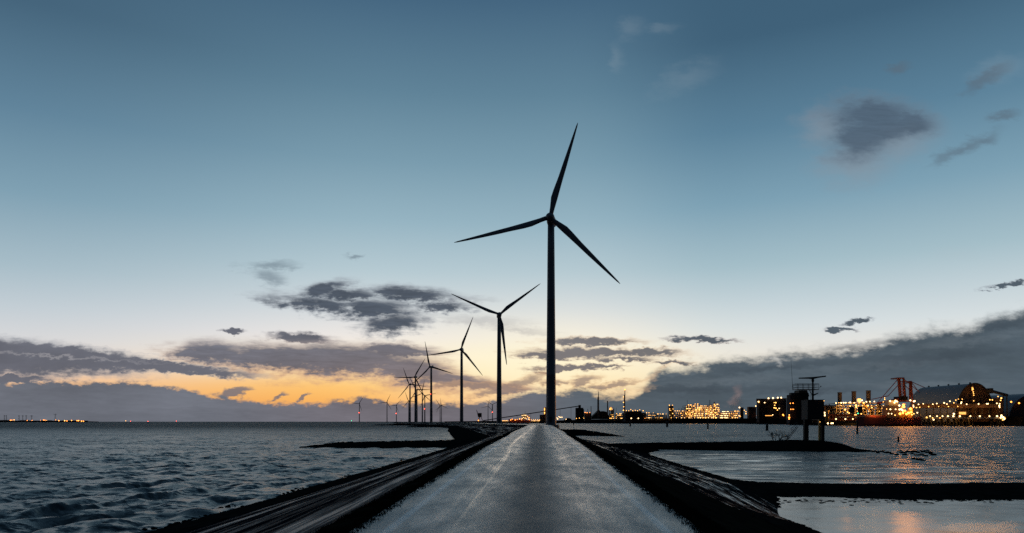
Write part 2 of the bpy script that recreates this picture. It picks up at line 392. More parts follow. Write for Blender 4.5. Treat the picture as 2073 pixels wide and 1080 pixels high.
def uvtree(name):
    m = bpy.data.materials.new(name); m.use_nodes = True
    t = NT(m.node_tree); b = t.n['Principled BSDF']
    u = t.new('ShaderNodeUVMap'); u.uv_map = 'UVMap'; s_ = t.sep(u.outputs[0])
    return m, t, b, s_[0], s_[1]
# road: weathered asphalt, bands along it, damp wheel tracks with some of their sheen painted paler
m, t, b, u, v = uvtree('road_asphalt')
fine = t.noise(t.comb(t.m('MULTIPLY',u,14.), t.m('MULTIPLY',v,22.)), 1, 5, .8)
mid = t.noise(t.comb(t.m('MULTIPLY',u,.55), t.m('MULTIPLY',v,1.6)), 1, 6, .62)
big = t.noise(t.comb(t.m('MULTIPLY',u,.10), t.m('MULTIPLY',v,.5)), 1, 4, .6)
lng = t.noise(t.comb(t.m('MULTIPLY',u,.05), t.m('MULTIPLY',v,5.)), 1, 5, .6)
wv_ = t.m('ADD', v, t.m('MULTIPLY', t.m('SUBTRACT', big, .5), .5))
cen = t.ss(t.m('ABSOLUTE', t.m('ADD', wv_, -.05)), .95, .05)
trk = t.m('ADD', t.ss(t.m('ABSOLUTE', t.m('ADD', wv_, 1.15)), .42, .0), t.m('MULTIPLY', t.ss(t.m('ABSOLUTE', t.m('SUBTRACT', wv_, 1.1)), .4, .0), .4))
edg = t.ss(t.m('ABSOLUTE', t.m('SUBTRACT', t.m('ABSOLUTE', v), 1.99)), .10, .03)
colr = t.mix(t.ss(mid, .3, .72), (.36,.35,.335,1), (.60,.58,.56,1))
colr = t.mix(t.m('MULTIPLY', cen, t.mr(mid, .3,.7,.6,1.)), colr, (.11,.112,.12,1))
colr = t.mix(t.m('MULTIPLY', trk, .15), colr, (.6,.6,.62,1))
colr = t.mix(t.ss(t.m('ADD', t.m('ABSOLUTE', v), t.m('MULTIPLY', t.m('SUBTRACT', mid, .5), .5)), 2.1, 2.3), colr, (.20,.20,.195,1))
colr = t.mix(t.mr(fine,.4,.6,0.,.5), colr, (.12,.12,.12,1), )
colr = t.mix(t.m('MULTIPLY', edg, t.mr(lng, .3,.6,.4,1.)), colr, (.9,.9,.9,1))
t.put(b.inputs['Base Color'], colr)
dk = t.m('MULTIPLY', cen, t.mr(mid,.3,.7,.75,1.))
t.put(b.inputs['Specular IOR Level'], t.m('SUBTRACT', .75, t.m('MULTIPLY', dk, .55)))
t.put(b.inputs['Roughness'], t.m('SUBTRACT', t.m('ADD', t.mr(mid,.3,.7,.50,.30), t.m('MULTIPLY', dk, .2)), t.m('MULTIPLY', t.m('MULTIPLY', trk, t.ss(lng,.42,.62)), .14)))
bp = t.new('ShaderNodeBump'); bp.inputs['Strength'].default_value = .5; bp.inputs['Distance'].default_value = .02
t.put(bp.inputs['Height'], t.m('ADD', fine, t.m('MULTIPLY', mid, 1.5))); t.put(b.inputs['Normal'], bp.outputs[0]); M['road'] = m
# sealed slope of the dyke: dark asphalt with long wet streaks, their gleam partly painted paler
def streaky(name, dark, light, a, bb, rw, rd, su=.05, sv=1.6, bump=.3):
    m, t, b, u, v = uvtree(name)
    n_a = t.noise(t.comb(t.m('MULTIPLY',u,su), t.m('MULTIPLY',v,sv)), 1, 7, .65, .3)
    n_b = t.noise(t.comb(t.m('MULTIPLY',u,su*6), t.m('MULTIPLY',v,sv*2.4), 3.), 1, 5, .6)
    n_c = t.noise(t.comb(t.m('MULTIPLY',u,su*.3), t.m('MULTIPLY',v,sv*.3), 7.), 1, 3, .5)
    k = t.ss(t.m('ADD', t.m('ADD', n_a, t.m('MULTIPLY', t.m('SUBTRACT', n_b, .5), .6)), t.m('MULTIPLY', t.m('SUBTRACT', n_c, .5), .5)), a, bb)
    t.put(b.inputs['Base Color'], t.mix(k, dark, light)); t.put(b.inputs['Roughness'], t.mr(k, 0., 1., rd, rw))
    t.put(b.inputs['Specular IOR Level'], t.mr(k, 0., 1., .0, .32))
    bp = t.new('ShaderNodeBump'); bp.inputs['Strength'].default_value = bump; bp.inputs['Distance'].default_value = .05
    t.put(bp.inputs['Height'], t.m('ADD', n_b, n_a)); t.put(b.inputs['Normal'], bp.outputs[0])
    return m
M['slope'] = streaky('sealed_slope', (.008,.010,.015,1), (.034,.046,.068,1), .47, .72, .42, .95, .035, 1.3)
M['berm'] = streaky('wet_berm', (.012,.012,.014,1), (.05,.058,.07,1), .52, .70, .30, .85, .06, 1.5, .1)  # wet berm, its gleams also painted in as paler streaks

yn = rows(-18, 3300)
yfar = rows(-18, 3300, .02, .6)
lat = lambda a, b_, n: list(np.linspace(a, b_, n))
strip('road', yn, lat(-2.52, 2.52, 13), lambda s, y: road_z(y)-np.abs(s)*.012, M['road'])
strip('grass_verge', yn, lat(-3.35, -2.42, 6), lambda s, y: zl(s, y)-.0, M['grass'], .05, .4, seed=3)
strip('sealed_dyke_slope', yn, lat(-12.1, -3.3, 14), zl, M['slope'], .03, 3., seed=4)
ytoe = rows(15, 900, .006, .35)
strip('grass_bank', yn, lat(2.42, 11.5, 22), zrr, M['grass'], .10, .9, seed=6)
strip('wet_berm', rows(40, 900, .01, .5), lat(11.3, 16.7, 9), zrr, M['berm'], .008, 1.5, seed=7, lift=.01)
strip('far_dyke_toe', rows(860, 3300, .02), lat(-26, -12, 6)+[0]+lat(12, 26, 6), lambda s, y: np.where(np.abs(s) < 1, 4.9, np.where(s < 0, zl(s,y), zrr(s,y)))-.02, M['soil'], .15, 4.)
def rocky(z, x, y, amp, sc_=.9, seed=0):
    n = vnoise(x/sc_, y/sc_, seed); n2_ = vnoise(x/sc_*2.3, y/sc_*2.3, seed+5)
    return z + amp*(np.abs(n-.5)*-2+.6 + (n2_-.5)*.6)
def rockstrip(name, ys, ss_, zf, seed, label):
    o = strip(name, ys, ss_, zf, M['basalt'], 0, kind='stuff')
    me = o.data; co = np.empty(len(me.vertices)*3, np.float32); me.vertices.foreach_get('co', co); co = co.reshape(-1,3)
    co[:,2] = rocky(co[:,2], co[:,0], co[:,1], .11, .6, seed); me.vertices.foreach_set('co', co.ravel()); me.update()
    tag(o, label, 'rocks')
rockstrip('riprap', ytoe, lat(-23, -11.9, 28), zl, 11, 'black broken rock lining the dyke foot beside the open sea')
rockstrip('riprap', rows(8, 900, .006, .35), lat(11.3, 15.9, 14)[:9]+lat(14.7, 24, 24), lambda s, y: zrr(s, y)-.16*np.clip((y-40)/10,0,1)*((s>11.2)&(s<16.6)), 12, 'black rock lining the right foot of the dyke by the harbour water')

# ------------------------------------------------------------------ mounds: spits and groynes
def mound(name, pts, m, kind, amp, sc_=.8, step=.45, seed=1, floor=-.9, uvs=False):
    """pts: (x, y, half width, crest height); heightfield round a polyline"""
    p = np.array(pts, float); mw = p[:,2].max()+2
    x0, x1 = p[:,0].min()-mw, p[:,0].max()+mw; y0, y1 = p[:,1].min()-mw, p[:,1].max()+mw
    nx_, ny_ = int((x1-x0)/step)+2, int((y1-y0)/step)+2
    gx, gy = np.meshgrid(np.linspace(x0,x1,nx_), np.linspace(y0,y1,ny_))
    best = np.full(gx.shape, -1e9)
    wob = (fbm(gx/6, gy/6, 3, seed+20)-.5)
    for a, b_ in zip(p[:-1], p[1:]):
        d = b_[:2]-a[:2]; L = (d**2).sum()
        tt = np.clip(((gx-a[0])*d[0]+(gy-a[1])*d[1])/L, 0, 1)
        dd = np.hypot(gx-a[0]-tt*d[0], gy-a[1]-tt*d[1]); w = a[2]+(b_[2]-a[2])*tt; h = a[3]+(b_[3]-a[3])*tt
        q = dd/w + wob*.35
        z = h*(1-np.clip(q, 0, 3)**1.7)
        best = np.maximum(best, z)
    z = rocky(best, gx, gy, amp, sc_, seed); z = np.maximum(z, floor)
    fc = grid_faces(ny_, nx_); zz = z.ravel()
    keep = (zz[fc] > floor+.01).any(1); fc = fc[keep]
    used, inv = np.unique(fc, return_inverse=True)
    vv = np.stack([gx.ravel(), gy.ravel(), zz], -1)[used]
    return from_np(name, vv, inv.reshape(-1,4), m, kind=kind)
def q(px, py, z=0.):       # point of the plane z under a pixel
    Y = F*(CAMZ-z)/(py-854); return ((px-1036.5)/F*Y, Y)
# left groyne
o = mound('groyne', [(-45,163,4.5,.5),(-40,164,7,1.0),(-28,166,8.5,1.2),(-16,170,10,1.3),(-8,172,14,2.0)], M['basalt'], 'stuff', .35, 1.1, .5, 3)
tag(o, 'long black rock groyne running out into the open sea left of the road', 'groyne')
o = mound('groyne', [(-112,760,5,.9),(-90,750,9,1.2),(-60,745,10,2.2)], M['basalt'], 'stuff', .3, 2, 1.2, 5)
tag(o, 'thin distant black groyne beyond the small bay left of the dyke', 'groyne')
o = mound('groyne', [(-215,1110,10,1.2),(-170,1100,12,2.2),(-150,1100,12,3.)], M['basalt'], 'stuff', .3, 2, 2., 6)
tag(o, 'farthest dark groyne at the foot of the turbine row', 'groyne')
# right side spits
mound('far_spit', [(24,300,8,1.8),(34,298,8,1.9),(40,286,4,1.0),(43,281,3,.3)], M['soil'], 'structure', .12, 2, .7, 7)
mound('far_spit_tip', [(27,420,6,1.5),(40,400,6,1.4),(46,385,3,.4)], M['soil'], 'structure', .12, 2, .9, 17)
mound('island', [(20,158,9,.9),(34,155,8,1.3),(52,149,9,1.75),(60,148,10,2.1),(65,146,8.5,2.0),(70,140,4,.5)], M['soil'], 'structure', .10, 1.5, .45, 8)
mound('island_shore', [(19,128,6,.5),(21,142,8,.9),(24,154,8,.9)], M['soil'], 'structure', .12, 1.2, .45, 18)
mound('near_spit', [(15,68,8,.8),(20,62,7,.42),(26,60.5,7,.34),(34,59.5,7.6,.32),(45,59.2,8,.30),(60,59.2,8.6,.30),(80,60,9,.3),(170,62,9,.3)], M['basalt'], 'structure', .07, .5, .28, 9)
# see mud banks below, just at water level
def flat(name, x0, x1, y0, y1, hf, m, step, kind='structure'):
    nx_, ny_ = int((x1-x0)/step)+2, int((y1-y0)/step)+2
    gx, gy = np.meshgrid(np.linspace(x0,x1,nx_), np.linspace(y0,y1,ny_)); z = hf(gx, gy)
    fc = grid_faces(ny_, nx_); keep = (z.ravel()[fc] > -.29).any(1); fc = fc[keep]; used, inv = np.unique(fc, return_inverse=True)
    return from_np(name, np.stack([gx.ravel(), gy.ravel(), z.ravel()], -1)[used], inv.reshape(-1,4), m, kind=kind)
def wetmat(name, col, r0, r1, sx=.15, sy=.6, bump=.05):
    m = bpy.data.materials.new(name); m.use_nodes = True
    t = NT(m.node_tree); b = t.n['Principled BSDF']; g = t.new('ShaderNodeNewGeometry'); s_ = t.sep(g.outputs['Position'])
    n_ = t.noise(t.comb(t.m('MULTIPLY', s_[0], sx), t.m('MULTIPLY', s_[1], sy)), 1, 6, .6, .6)
    t.put(b.inputs['Base Color'], t.mix(t.ss(n_,.35,.65), tuple(x*.6 for x in col)+(1,), col+(1,)))
    t.put(b.inputs['Roughness'], t.mr(n_, .35, .65, r0, r1))
    bp = t.new('ShaderNodeBump'); bp.inputs['Strength'].default_value = bump; bp.inputs['Distance'].default_value = .3
    t.put(bp.inputs['Height'], n_); t.put(b.inputs['Normal'], bp.outputs[0]); return m
M['mud'] = wetmat('wet_mud', (.035,.036,.04), .1, .6, .12, .5, .15)
flat('mudflat', 18, 80, 60, 140, lambda x, y: (fbm(x/14, y/6, 4, 31)-.5)*.32 + .20 - .0065*np.maximum(0, x-22) - .004*np.abs(y-92) + .006*(fbm(x/1.2,y/.6,2,33)-.5), M['mud'], .5)

mound('mud_bank', [(25,122,3.5,.14),(33,108,4.5,.17),(42,101,3.5,.14),(52,99,2.5,.08)], M['mud'], 'structure', .07, 1.6, .3, 41, -.25)
mound('mud_bank', [(40,84,2.2,.10),(48,86,3.0,.13),(57,90,2.,.08)], M['mud'], 'structure', .07, 1.3, .3, 42, -.25)
mound('mud_bank', [(22,90,3.,.2),(26,82,3.5,.2),(30,76,3.,.15)], M['mud'], 'structure', .07, 1.3, .3, 43, -.25)
# ------------------------------------------------------------------ sea
def seamat(name, rough, slope, s1):
    m = bpy.data.materials.new(name); m.use_nodes = True
    t = NT(m.node_tree); b = t.n['Principled BSDF']
    b.inputs['Base Color'].default_value = (.028,.038,.046,1); b.inputs['IOR'].default_value = 1.33
    g = t.new('ShaderNodeNewGeometry'); s_ = t.sep(g.outputs['Position'])
    def col(sx, sy, det, z=0.):
        n = t.new('ShaderNodeTexNoise'); t.put(n.inputs['Vector'], t.comb(t.m('MULTIPLY', s_[0], sx), t.m('MULTIPLY', s_[1], sy), z))
        n.inputs['Scale'].default_value = 1; n.inputs['Detail'].default_value = det; n.inputs['Roughness'].default_value = .62
        return n.outputs['Color'], n.outputs[0]
    ca, _ = col(s1, s1*1.5, 3); cb, _ = col(s1*.16, s1*.35, 4, 3.); _, g1 = col(.018, .05, 4, 7.)
    amp = t.m('MULTIPLY', t.mr(g1, .3, .7, .75, 1.25), t.ss(t.m('SUBTRACT', s_[0], t.m('MULTIPLY', s_[1], .02)), 6., 16., 1., 1.1)) if slope > .5 else t.mr(g1, .3, .7, .75, 1.25)
    def vsub(c, k):
        v = t.new('ShaderNodeVectorMath', operation='SUBTRACT'); t.put(v.inputs[0], c); v.inputs[1].default_value = (.5,.5,.5)
        w = t.new('ShaderNodeVectorMath', operation='SCALE'); t.put(w.inputs[0], v.outputs[0]); t.put(w.inputs['Scale'], k); return w.outputs[0]
    a_ = t.new('ShaderNodeVectorMath', operation='ADD'); t.put(a_.inputs[0], vsub(ca, t.m('MULTIPLY', amp, slope))); t.put(a_.inputs[1], vsub(cb, slope*.8))
    fl = t.new('ShaderNodeVectorMath', operation='MULTIPLY'); t.put(fl.inputs[0], a_.outputs[0]); fl.inputs[1].default_value = (1,1,0)
    ad = t.new('ShaderNodeVectorMath', operation='ADD'); t.put(ad.inputs[0], fl.outputs[0]); t.put(ad.inputs[1], g.outputs['Normal'])
    nm = t.new('ShaderNodeVectorMath', operation='NORMALIZE'); t.put(nm.inputs[0], ad.outputs[0])
    t.put(b.inputs['Normal'], nm.outputs[0])
    if slope > .5:      # the sheltered harbour side carries smaller ripples
        hb = t.ss(t.m('SUBTRACT', s_[0], t.m('MULTIPLY', s_[1], .02)), 6., 16.)
        t.put(b.inputs['Roughness'], t.m('ADD', t.mr(g1, .3, .7, rough*.85, rough*1.15), t.m('MULTIPLY', hb, .14)))
    else: t.put(b.inputs['Roughness'], t.mr(g1, .3, .7, rough*.85, rough*1.15))
    if slope > .5:      # rougher farther out on the open side, its reflection dimmed to darken it
        of = t.m('MULTIPLY', t.ss(s_[1], 110., 900.), t.m('SUBTRACT', 1., hb))
        t.put(b.inputs['Specular IOR Level'], t.m('SUBTRACT', .5, t.m('MULTIPLY', of, .36)))
        t.put(b.inputs['Roughness'], t.m('ADD', t.m('ADD', t.mr(g1, .3, .7, rough*.85, rough*1.15), t.m('MULTIPLY', hb, .14)), t.m('MULTIPLY', of, .25)))
    return m
M['sea'] = seamat('sea_water', .28, 1.6, 1.3)
M['pond'] = seamat('calm_water', .21, .09, .5)
rng = np.random.default_rng(5)
def seasurface():
    ys = [14.]
    while ys[-1] < 500: ys.append(ys[-1]+max(.13, ys[-1]*.0058))
    while ys[-1] < 60000: ys.append(ys[-1]*1.035)
    r = np.array(ys); az = np.concatenate([np.radians(np.linspace(-100,-41,30)[:-1]), np.radians(np.linspace(-41,41,820)), np.radians(np.linspace(41,100,30)[1:])])
    RR, A = np.meshgrid(r, az, indexing='ij')
    x = RR*np.sin(A); y = RR*np.cos(A)
    sp = np.maximum(RR*.0058, .13); sp = np.where(RR > 500, RR*.03, sp)
    z = np.zeros_like(x); dx = np.zeros_like(x); dy = np.zeros_like(x)
    nw = 64; lam = np.exp(rng.uniform(math.log(.6), math.log(9), nw)); th = rng.normal(0, 1, nw)*np.where(lam > 2.5, R(28), R(65))+R(-10); ph = rng.uniform(0, 6.28, nw)
    gust = .55+.9*fbm(x/26, y/18, 3, 77)
    right = 1/(1+np.exp(-(x-10-y*.02)/4.)); calm = right*np.where(y < 60, .0, np.where(y < 150, np.clip(.12+np.maximum(0,x-45)/60*.35, 0, .5), .42))
    dykeshelter = (1-right)+calm
    for l_, t_, p_ in zip(lam, th, ph):
        k = 2*math.pi/l_; a = .0075*l_**.95*min(1, (4/l_)**.8)
        fade = np.clip((l_/sp-2.2)/3, 0, 1)*a*dykeshelter*gust
        ar = k*(x*math.cos(t_)+y*math.sin(t_))+p_
        z += fade*np.sin(ar); dx -= .8*fade*math.cos(t_)*np.cos(ar); dy -= .8*fade*math.sin(t_)*np.cos(ar)
    # a few longer crests rolling towards the dyke
    for cx_, cy_, L, amp, w in ((-25.5,42.5,6.5,.30,.5),(-36,58,9,.32,1.),(-17,52,5,.22,.8),(-30,84,10,.3,1.3),(-12,75,4,.2,.8),(-55,110,14,.32,1.6)):
        yy_ = y-cy_-(x-cx_)*.18-1.1*np.sin((x-cx_)/L*1.3)
        z += amp*np.exp(-((x-cx_)/L)**2)*np.exp(-(yy_/w)**2)*(.6+.8*fbm(x/2.,y/2.,2,8))
    # breakers running parallel to the dyke
    for x0_, y0_, sl, L, amp, w in ((-29.6,47,.17,4.5,.42,.55),(-28.3,55,.2,3.6,.36,.5),(-36,64,.3,7,.3,.8),(-33,36,.2,3,.3,.5),(-22,68,.3,5,.22,.5),(-46,90,.4,10,.3,1.),(-17,84,.3,5,.22,.5),(-24,110,.4,8,.25,.8)):
        d_ = x-x0_-(y-y0_)*sl-.5*np.sin((y-y0_)*.45)-.25*np.sin((y-y0_)*1.3+1)
        z += amp*np.exp(-((y-y0_)/L)**2)*np.where(d_ > 0, np.exp(-(d_/(w*.55))**2), np.exp(-(d_/(w*1.6))**2))*(.55+.9*fbm(x/1.3,y/1.3,3,9))
    x = x+dx; y = y+dy
    return from_np('sea', np.stack([x,y,z], -1).reshape(-1,3), grid_faces(len(r), len(az)), M['sea'], kind='structure')
seasurface()
pv = [(13,20,.05),(190,20,.05),(190,57,.05),(13,57,.05)]
from_np('tidal_pool', pv, [(0,1,2,3)], M['pond'], kind='structure')

# ------------------------------------------------------------------ grass tufts along the verge edges
def tufts(name, s_lo, s_hi, n, zf, label, hmax, y1=60):
    V_, F_ = [], []
    for _ in range(n):
        yv = 9+ (y1-9)*random.random()**1.8
        s_ = random.uniform(s_lo, s_hi); X = float(smooth_cx(yv))+s_; zb = float(zf(np.array([s_]), np.array([yv]))[0])
        if abs(s_) < 2.66: zb = float(road_z(yv))-.03
        h = random.uniform(.4,1)*hmax; nb = random.randint(5, 9)
        for k in range(nb):
            a = random.uniform(0, 6.28); l_ = random.uniform(.3,.9)*h; bx = X+random.gauss(0,.04); by = yv+random.gauss(0,.04)
            w = .006+.0004*yv; i = len(V_); dx_, dy_ = math.cos(a), math.sin(a)
            V_ += [(bx-dy_*w,by+dx_*w,zb-.03),(bx+dy_*w,by-dx_*w,zb-.03),(bx+dx_*l_*.7,by+dy_*l_*.7,zb+h*random.uniform(.5,1))]
            F_.append((i,i+1,i+2))
    o = from_np(name, V_, F_, M['grass'], kind='stuff', smooth=False); tag(o, label, 'grass')
tufts('verge_grass', 2.42, 3.3, 9000, zrr, 'dark ragged winter grass creeping over the right road edge', .06)
tufts('verge_grass', -3.3, -2.4, 7000, zl, 'dark ragged winter grass along the left road edge', .05)

# ------------------------------------------------------------------ wind turbines
def blade_mesh():
    V_, F_ = [], []; n = 14
    st = [(1.0,1.9,1.9,0,0),(2.2,1.9,1.8,0,0),(4.5,2.2,1.3,.2,18),(8.5,2.95,.9,.55,14),(12,2.75,.7,.55,10),(18,2.2,.5,.4,7),(24,1.95,.36,.3,4),(31,1.45,.26,.2,2),(37,1.0,.18,.1,0),(41.6,.6,.1,.02,-1),(43.1,.2,.05,0,-1)]
    for r, ch, th_, off, tw in st:
        tw = R(tw)
        for k in range(n):
            a = 2*math.pi*k/n; cxx = math.cos(a)*ch/2 - off*1.15; cyy = math.sin(a)*th_/2
            x_ = cxx*math.cos(tw)-cyy*math.sin(tw); y_ = cxx*math.sin(tw)+cyy*math.cos(tw)
            V_.append((x_, y_-.0009*r*r, r))
    for j in range(len(st)-1):
        for k in range(n): F_.append((j*n+k, j*n+(k+1)%n, (j+1)*n+(k+1)%n, (j+1)*n+k))
    j = (len(st)-1)*n
    me = bpy.data.meshes.new('blade'); me.from_pydata(V_, [], F_+[tuple(range(j,j+n)), tuple(reversed(range(n)))]); me.update()
    for p_ in me.polygons: p_.use_smooth = len(p_.vertices) == 4
    me.materials.append(M['blade']); return me
HUB = 90.; OV = 5.2
def make_turbine():
    root = empty('wind_turbine', (0,0,0))
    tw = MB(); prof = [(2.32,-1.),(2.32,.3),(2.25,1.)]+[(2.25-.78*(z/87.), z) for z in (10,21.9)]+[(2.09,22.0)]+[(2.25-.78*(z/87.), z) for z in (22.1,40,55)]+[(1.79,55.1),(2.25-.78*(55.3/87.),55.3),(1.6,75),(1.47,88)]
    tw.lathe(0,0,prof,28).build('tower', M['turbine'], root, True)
    MB().lathe(0,0,[(3.6,-2.6),(3.6,-.12),(3.4,.05)],28).build('foundation', M['concrete'], root)
    MB().box(-.5,.5,-2.42,-2.2,1.4,3.5).build('door', M['dark'], root)
    n_ = MB(); y0, y1 = -2.6, 7.6
    secs = [(-3.2,1.35,-1.3,1.3),(-2.4,1.7,-1.6,1.65),(0,1.9,-1.75,1.95),(5,1.9,-1.6,2.0),(7.4,1.6,-1.0,1.75),(7.8,1.2,-.6,1.4)]
    V_, F_ = [], []
    for yv, w, zb, zt in secs:
        for k in range(12):
            a = 2*math.pi*k/12+.26; ca, sa = math.cos(a), math.sin(a); e = .55
            V_.append((math.copysign(abs(ca)**e, ca)*w, yv, HUB+(zt+zb)/2+math.copysign(abs(sa)**e, sa)*(zt-zb)/2))
    for j in range(len(secs)-1):
        for k in range(12): F_.append((j*12+k, (j+1)*12+k, (j+1)*12+(k+1)%12, j*12+(k+1)%12))
    F_ += [tuple(range(12)), tuple(reversed(range((len(secs)-1)*12, len(secs)*12)))]
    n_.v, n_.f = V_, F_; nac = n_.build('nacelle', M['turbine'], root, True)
    MB().box(-1.2,1.2,5.2,5.6,HUB+1.9,HUB+3.0).tube((.8,6.4,HUB+1.7),(.8,6.4,HUB+3.8),.06).build('wind_vane', M['dark'], nac)
    # spinner
    V_, F_ = [], []; pr = [(1.75,-3.3),(1.95,-4.2),(1.9,-5.6),(1.45,-6.6),(.7,-7.2),(.05,-7.4)]
    for r, yv in pr:
        for k in range(16): a = 2*math.pi*k/16; V_.append((r*math.cos(a), yv, HUB+r*math.sin(a)))
    for j in range(len(pr)-1):
        for k in range(16): F_.append((j*16+k, j*16+(k+1)%16, (j+1)*16+(k+1)%16, (j+1)*16+k))
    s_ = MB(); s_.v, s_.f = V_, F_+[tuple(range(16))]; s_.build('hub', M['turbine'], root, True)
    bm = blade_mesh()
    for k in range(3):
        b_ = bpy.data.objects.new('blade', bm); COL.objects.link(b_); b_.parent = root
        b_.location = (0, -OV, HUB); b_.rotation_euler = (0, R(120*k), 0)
    return root
TB = [ # pixel of the tower, hub y pixel, blade angle, yaw, label, beacon pixel height
 (1115.5,440,16,8,'largest and nearest wind turbine, standing right of the road end',None),
 (1010.5,637,52.5,-4,'second nearest wind turbine with one blade hanging down in front of its tower',None),
 (934.5,708,20,5,'third wind turbine of the row, left of the second one, blade pointing steeply up',None),
 (873,743,-13.5,18,'fourth wind turbine of the row with a red light half way up its tower',798),
 (841,764,30,12,'fifth wind turbine, one blade pointing flat left and one up right',None),
 (830,778.5,-22,12,'sixth wind turbine, thick tower leftmost in the dense cluster on the dyke',None),
 (844,789.6,-30,8,'seventh wind turbine, close right of the fifth, one blade pointing flat right',None),
 (855,797,10,8,'eighth wind turbine, slim tower left of the fourth, one blade nearly upright',None),
 (860,802,78,8,'small wind turbine between the eighth and fourth with a red light on its tower',828),
 (827.5,812,-22,8,'small wind turbine whose hub shows just left of the thick sixth tower',None),
 (727.5,817.4,35,8,'leftmost small wind turbine alone on the sea horizon',836),
 (783.5,815,25,8,'small wind turbine on the horizon, middle one of the three standing alone at left',None),
 (802.5,821.7,38,8,'small wind turbine on the horizon with a red light, rightmost of the three at left',837.5),
 (891,820.8,-35,8,'tiny wind turbine right of the fourth, left one of a crossing pair',None),
 (893.8,821.7,-8,8,'tiny wind turbine right of the fourth, right one of a crossing pair',None),
 (988,822.6,15,8,'tiny wind turbine beside the harbour crane, left one of two before the second tower',None),
 (997,819.6,65,8,'tiny wind turbine with one blade hanging down, just left of the second tower',835)]
T0 = make_turbine()
def lamp(parent, pos, r, m, name='lamp'):
    key = 'lampmesh_'+m.name
    me = bpy.data.meshes.get(key)
    if me is None:
        import bmesh
        me = bpy.data.meshes.new(key); b_ = bmesh.new(); bmesh.ops.create_icosphere(b_, subdivisions=1, radius=1); b_.to_mesh(me); b_.free(); me.materials.append(m)
    o = bpy.data.objects.new(name, me); COL.objects.link(o)
    off = Vector((0,0,0)); p_ = parent
    while p_ is not None: off += p_.location; p_ = p_.parent
    o.parent = parent; o.location = Vector(pos)-off; r *= random.uniform(.65, 1.); o.scale = (r,r,r)
    return o
trees = []
for i, (px, hy, ang, yaw, lab, bea) in enumerate(TB):
    o = T0 if i == 0 else copy_tree(T0)
    gz = 4.6; Y = (HUB+gz-CAMZ)*F/(854-hy)+OV; X = (px-1036.5)/F*Y
    o.location = (X, Y, gz); o.rotation_euler = (0,0,-R(yaw))
    kb = 0
    for ch in [c_ for c_ in bpy.data.objects if c_.parent == o]:
        if ch.name.split('.')[0] == 'blade': ch.rotation_mode = 'YXZ'; ch.rotation_euler = (R(-6), R(ang+120*kb), 0); kb += 1
    tag(o, lab, 'wind turbine', 'wind turbines along the dyke')
    if bea:
        zz = CAMZ+(854-bea)/F*Y; l_ = lamp(None, (0,0,0), max(.6, Y*.00075), M['l_red'], 'beacon')
        l_.parent = o; l_.location = (0,-2.2-Y*.0004, zz-gz)
    trees.append(o)
print('p2 done')
# ------------------------------------------------------------------ industry, ships and small things
def px_box(mb, x0, x1, yt, yb, Y, depth, zb=None, front=True):
    a = P(x0, yb, Y); c_ = P(x1, yt, Y)
    mb.box(a.x, c_.x, Y, Y+depth, a.z if zb is None else zb, c_.z); return mb
def thing(name, px, Y, z, label, cat, group=None):
    o = empty(name, (P(px, 854, Y).x, Y, z)); tag(o, label, cat, group); return o
def bxp(root, name, x0, x1, yt, yb, Y, d, m, zb=None):
    return px_box(MB(), x0, x1, yt, yb, Y, d, zb).build(name, M[m], root)
def pole_p(root, name, px, yt, yb, Y, r, m, r2=None, n=10):
    a = P(px, yb, Y); b_ = P(px, yt, Y); return MB().tube(a, b_, r, r2, n).build(name, M[m], root)

# shores
def shore(name, pts, Y0, Y1, label=None):
    """pts: (px, py top) along the near edge at distance Y0(px)"""
    V_, F_ = [], []
    for k, (px, py, Yn) in enumerate(pts):
        a = P(px, py, Yn); w = P(px, 854, Yn-14)
        j = (vnoise(np.array([k*1.7]), np.array([3.]), 5)[0]-.5)*6
        V_ += [(w.x, Yn-16+j, -1), (w.x, Yn-9+j, 1.2), (a.x, Yn, a.z), (a.x*Y1/Yn, Y1, a.z*.8)]
    for k in range(len(pts)-1):
        for q_ in range(3): F_.append((k*4+q_, (k+1)*4+q_, (k+1)*4+q_+1, k*4+q_+1))
    return from_np(name, V_, F_, M['soil'], kind='structure', smooth=False)
def dense(p, n):
    xs = np.array([a[0] for a in p], float); o = []
    for x in np.linspace(xs[0], xs[-1], n):
        o.append((x, float(np.interp(x, xs, [a[1] for a in p]))+.5*(fbm(np.array([x/9.]), np.array([2.]), 3, 4)[0]-.5), float(np.interp(x, xs, [a[2] for a in p]))))
    return o
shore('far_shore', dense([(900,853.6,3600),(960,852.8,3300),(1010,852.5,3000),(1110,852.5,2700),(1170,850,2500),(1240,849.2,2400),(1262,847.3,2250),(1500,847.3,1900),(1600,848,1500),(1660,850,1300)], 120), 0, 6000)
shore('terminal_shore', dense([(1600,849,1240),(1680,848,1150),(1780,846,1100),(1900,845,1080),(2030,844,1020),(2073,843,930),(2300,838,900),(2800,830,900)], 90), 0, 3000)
shore('distant_coast', dense([(-300,851.5,7800),(-10,851,7800),(16,851.6,7800),(40,851.9,7800),(175,853.2,7800),(200,853.9,7800)], 30), 0, 9000)

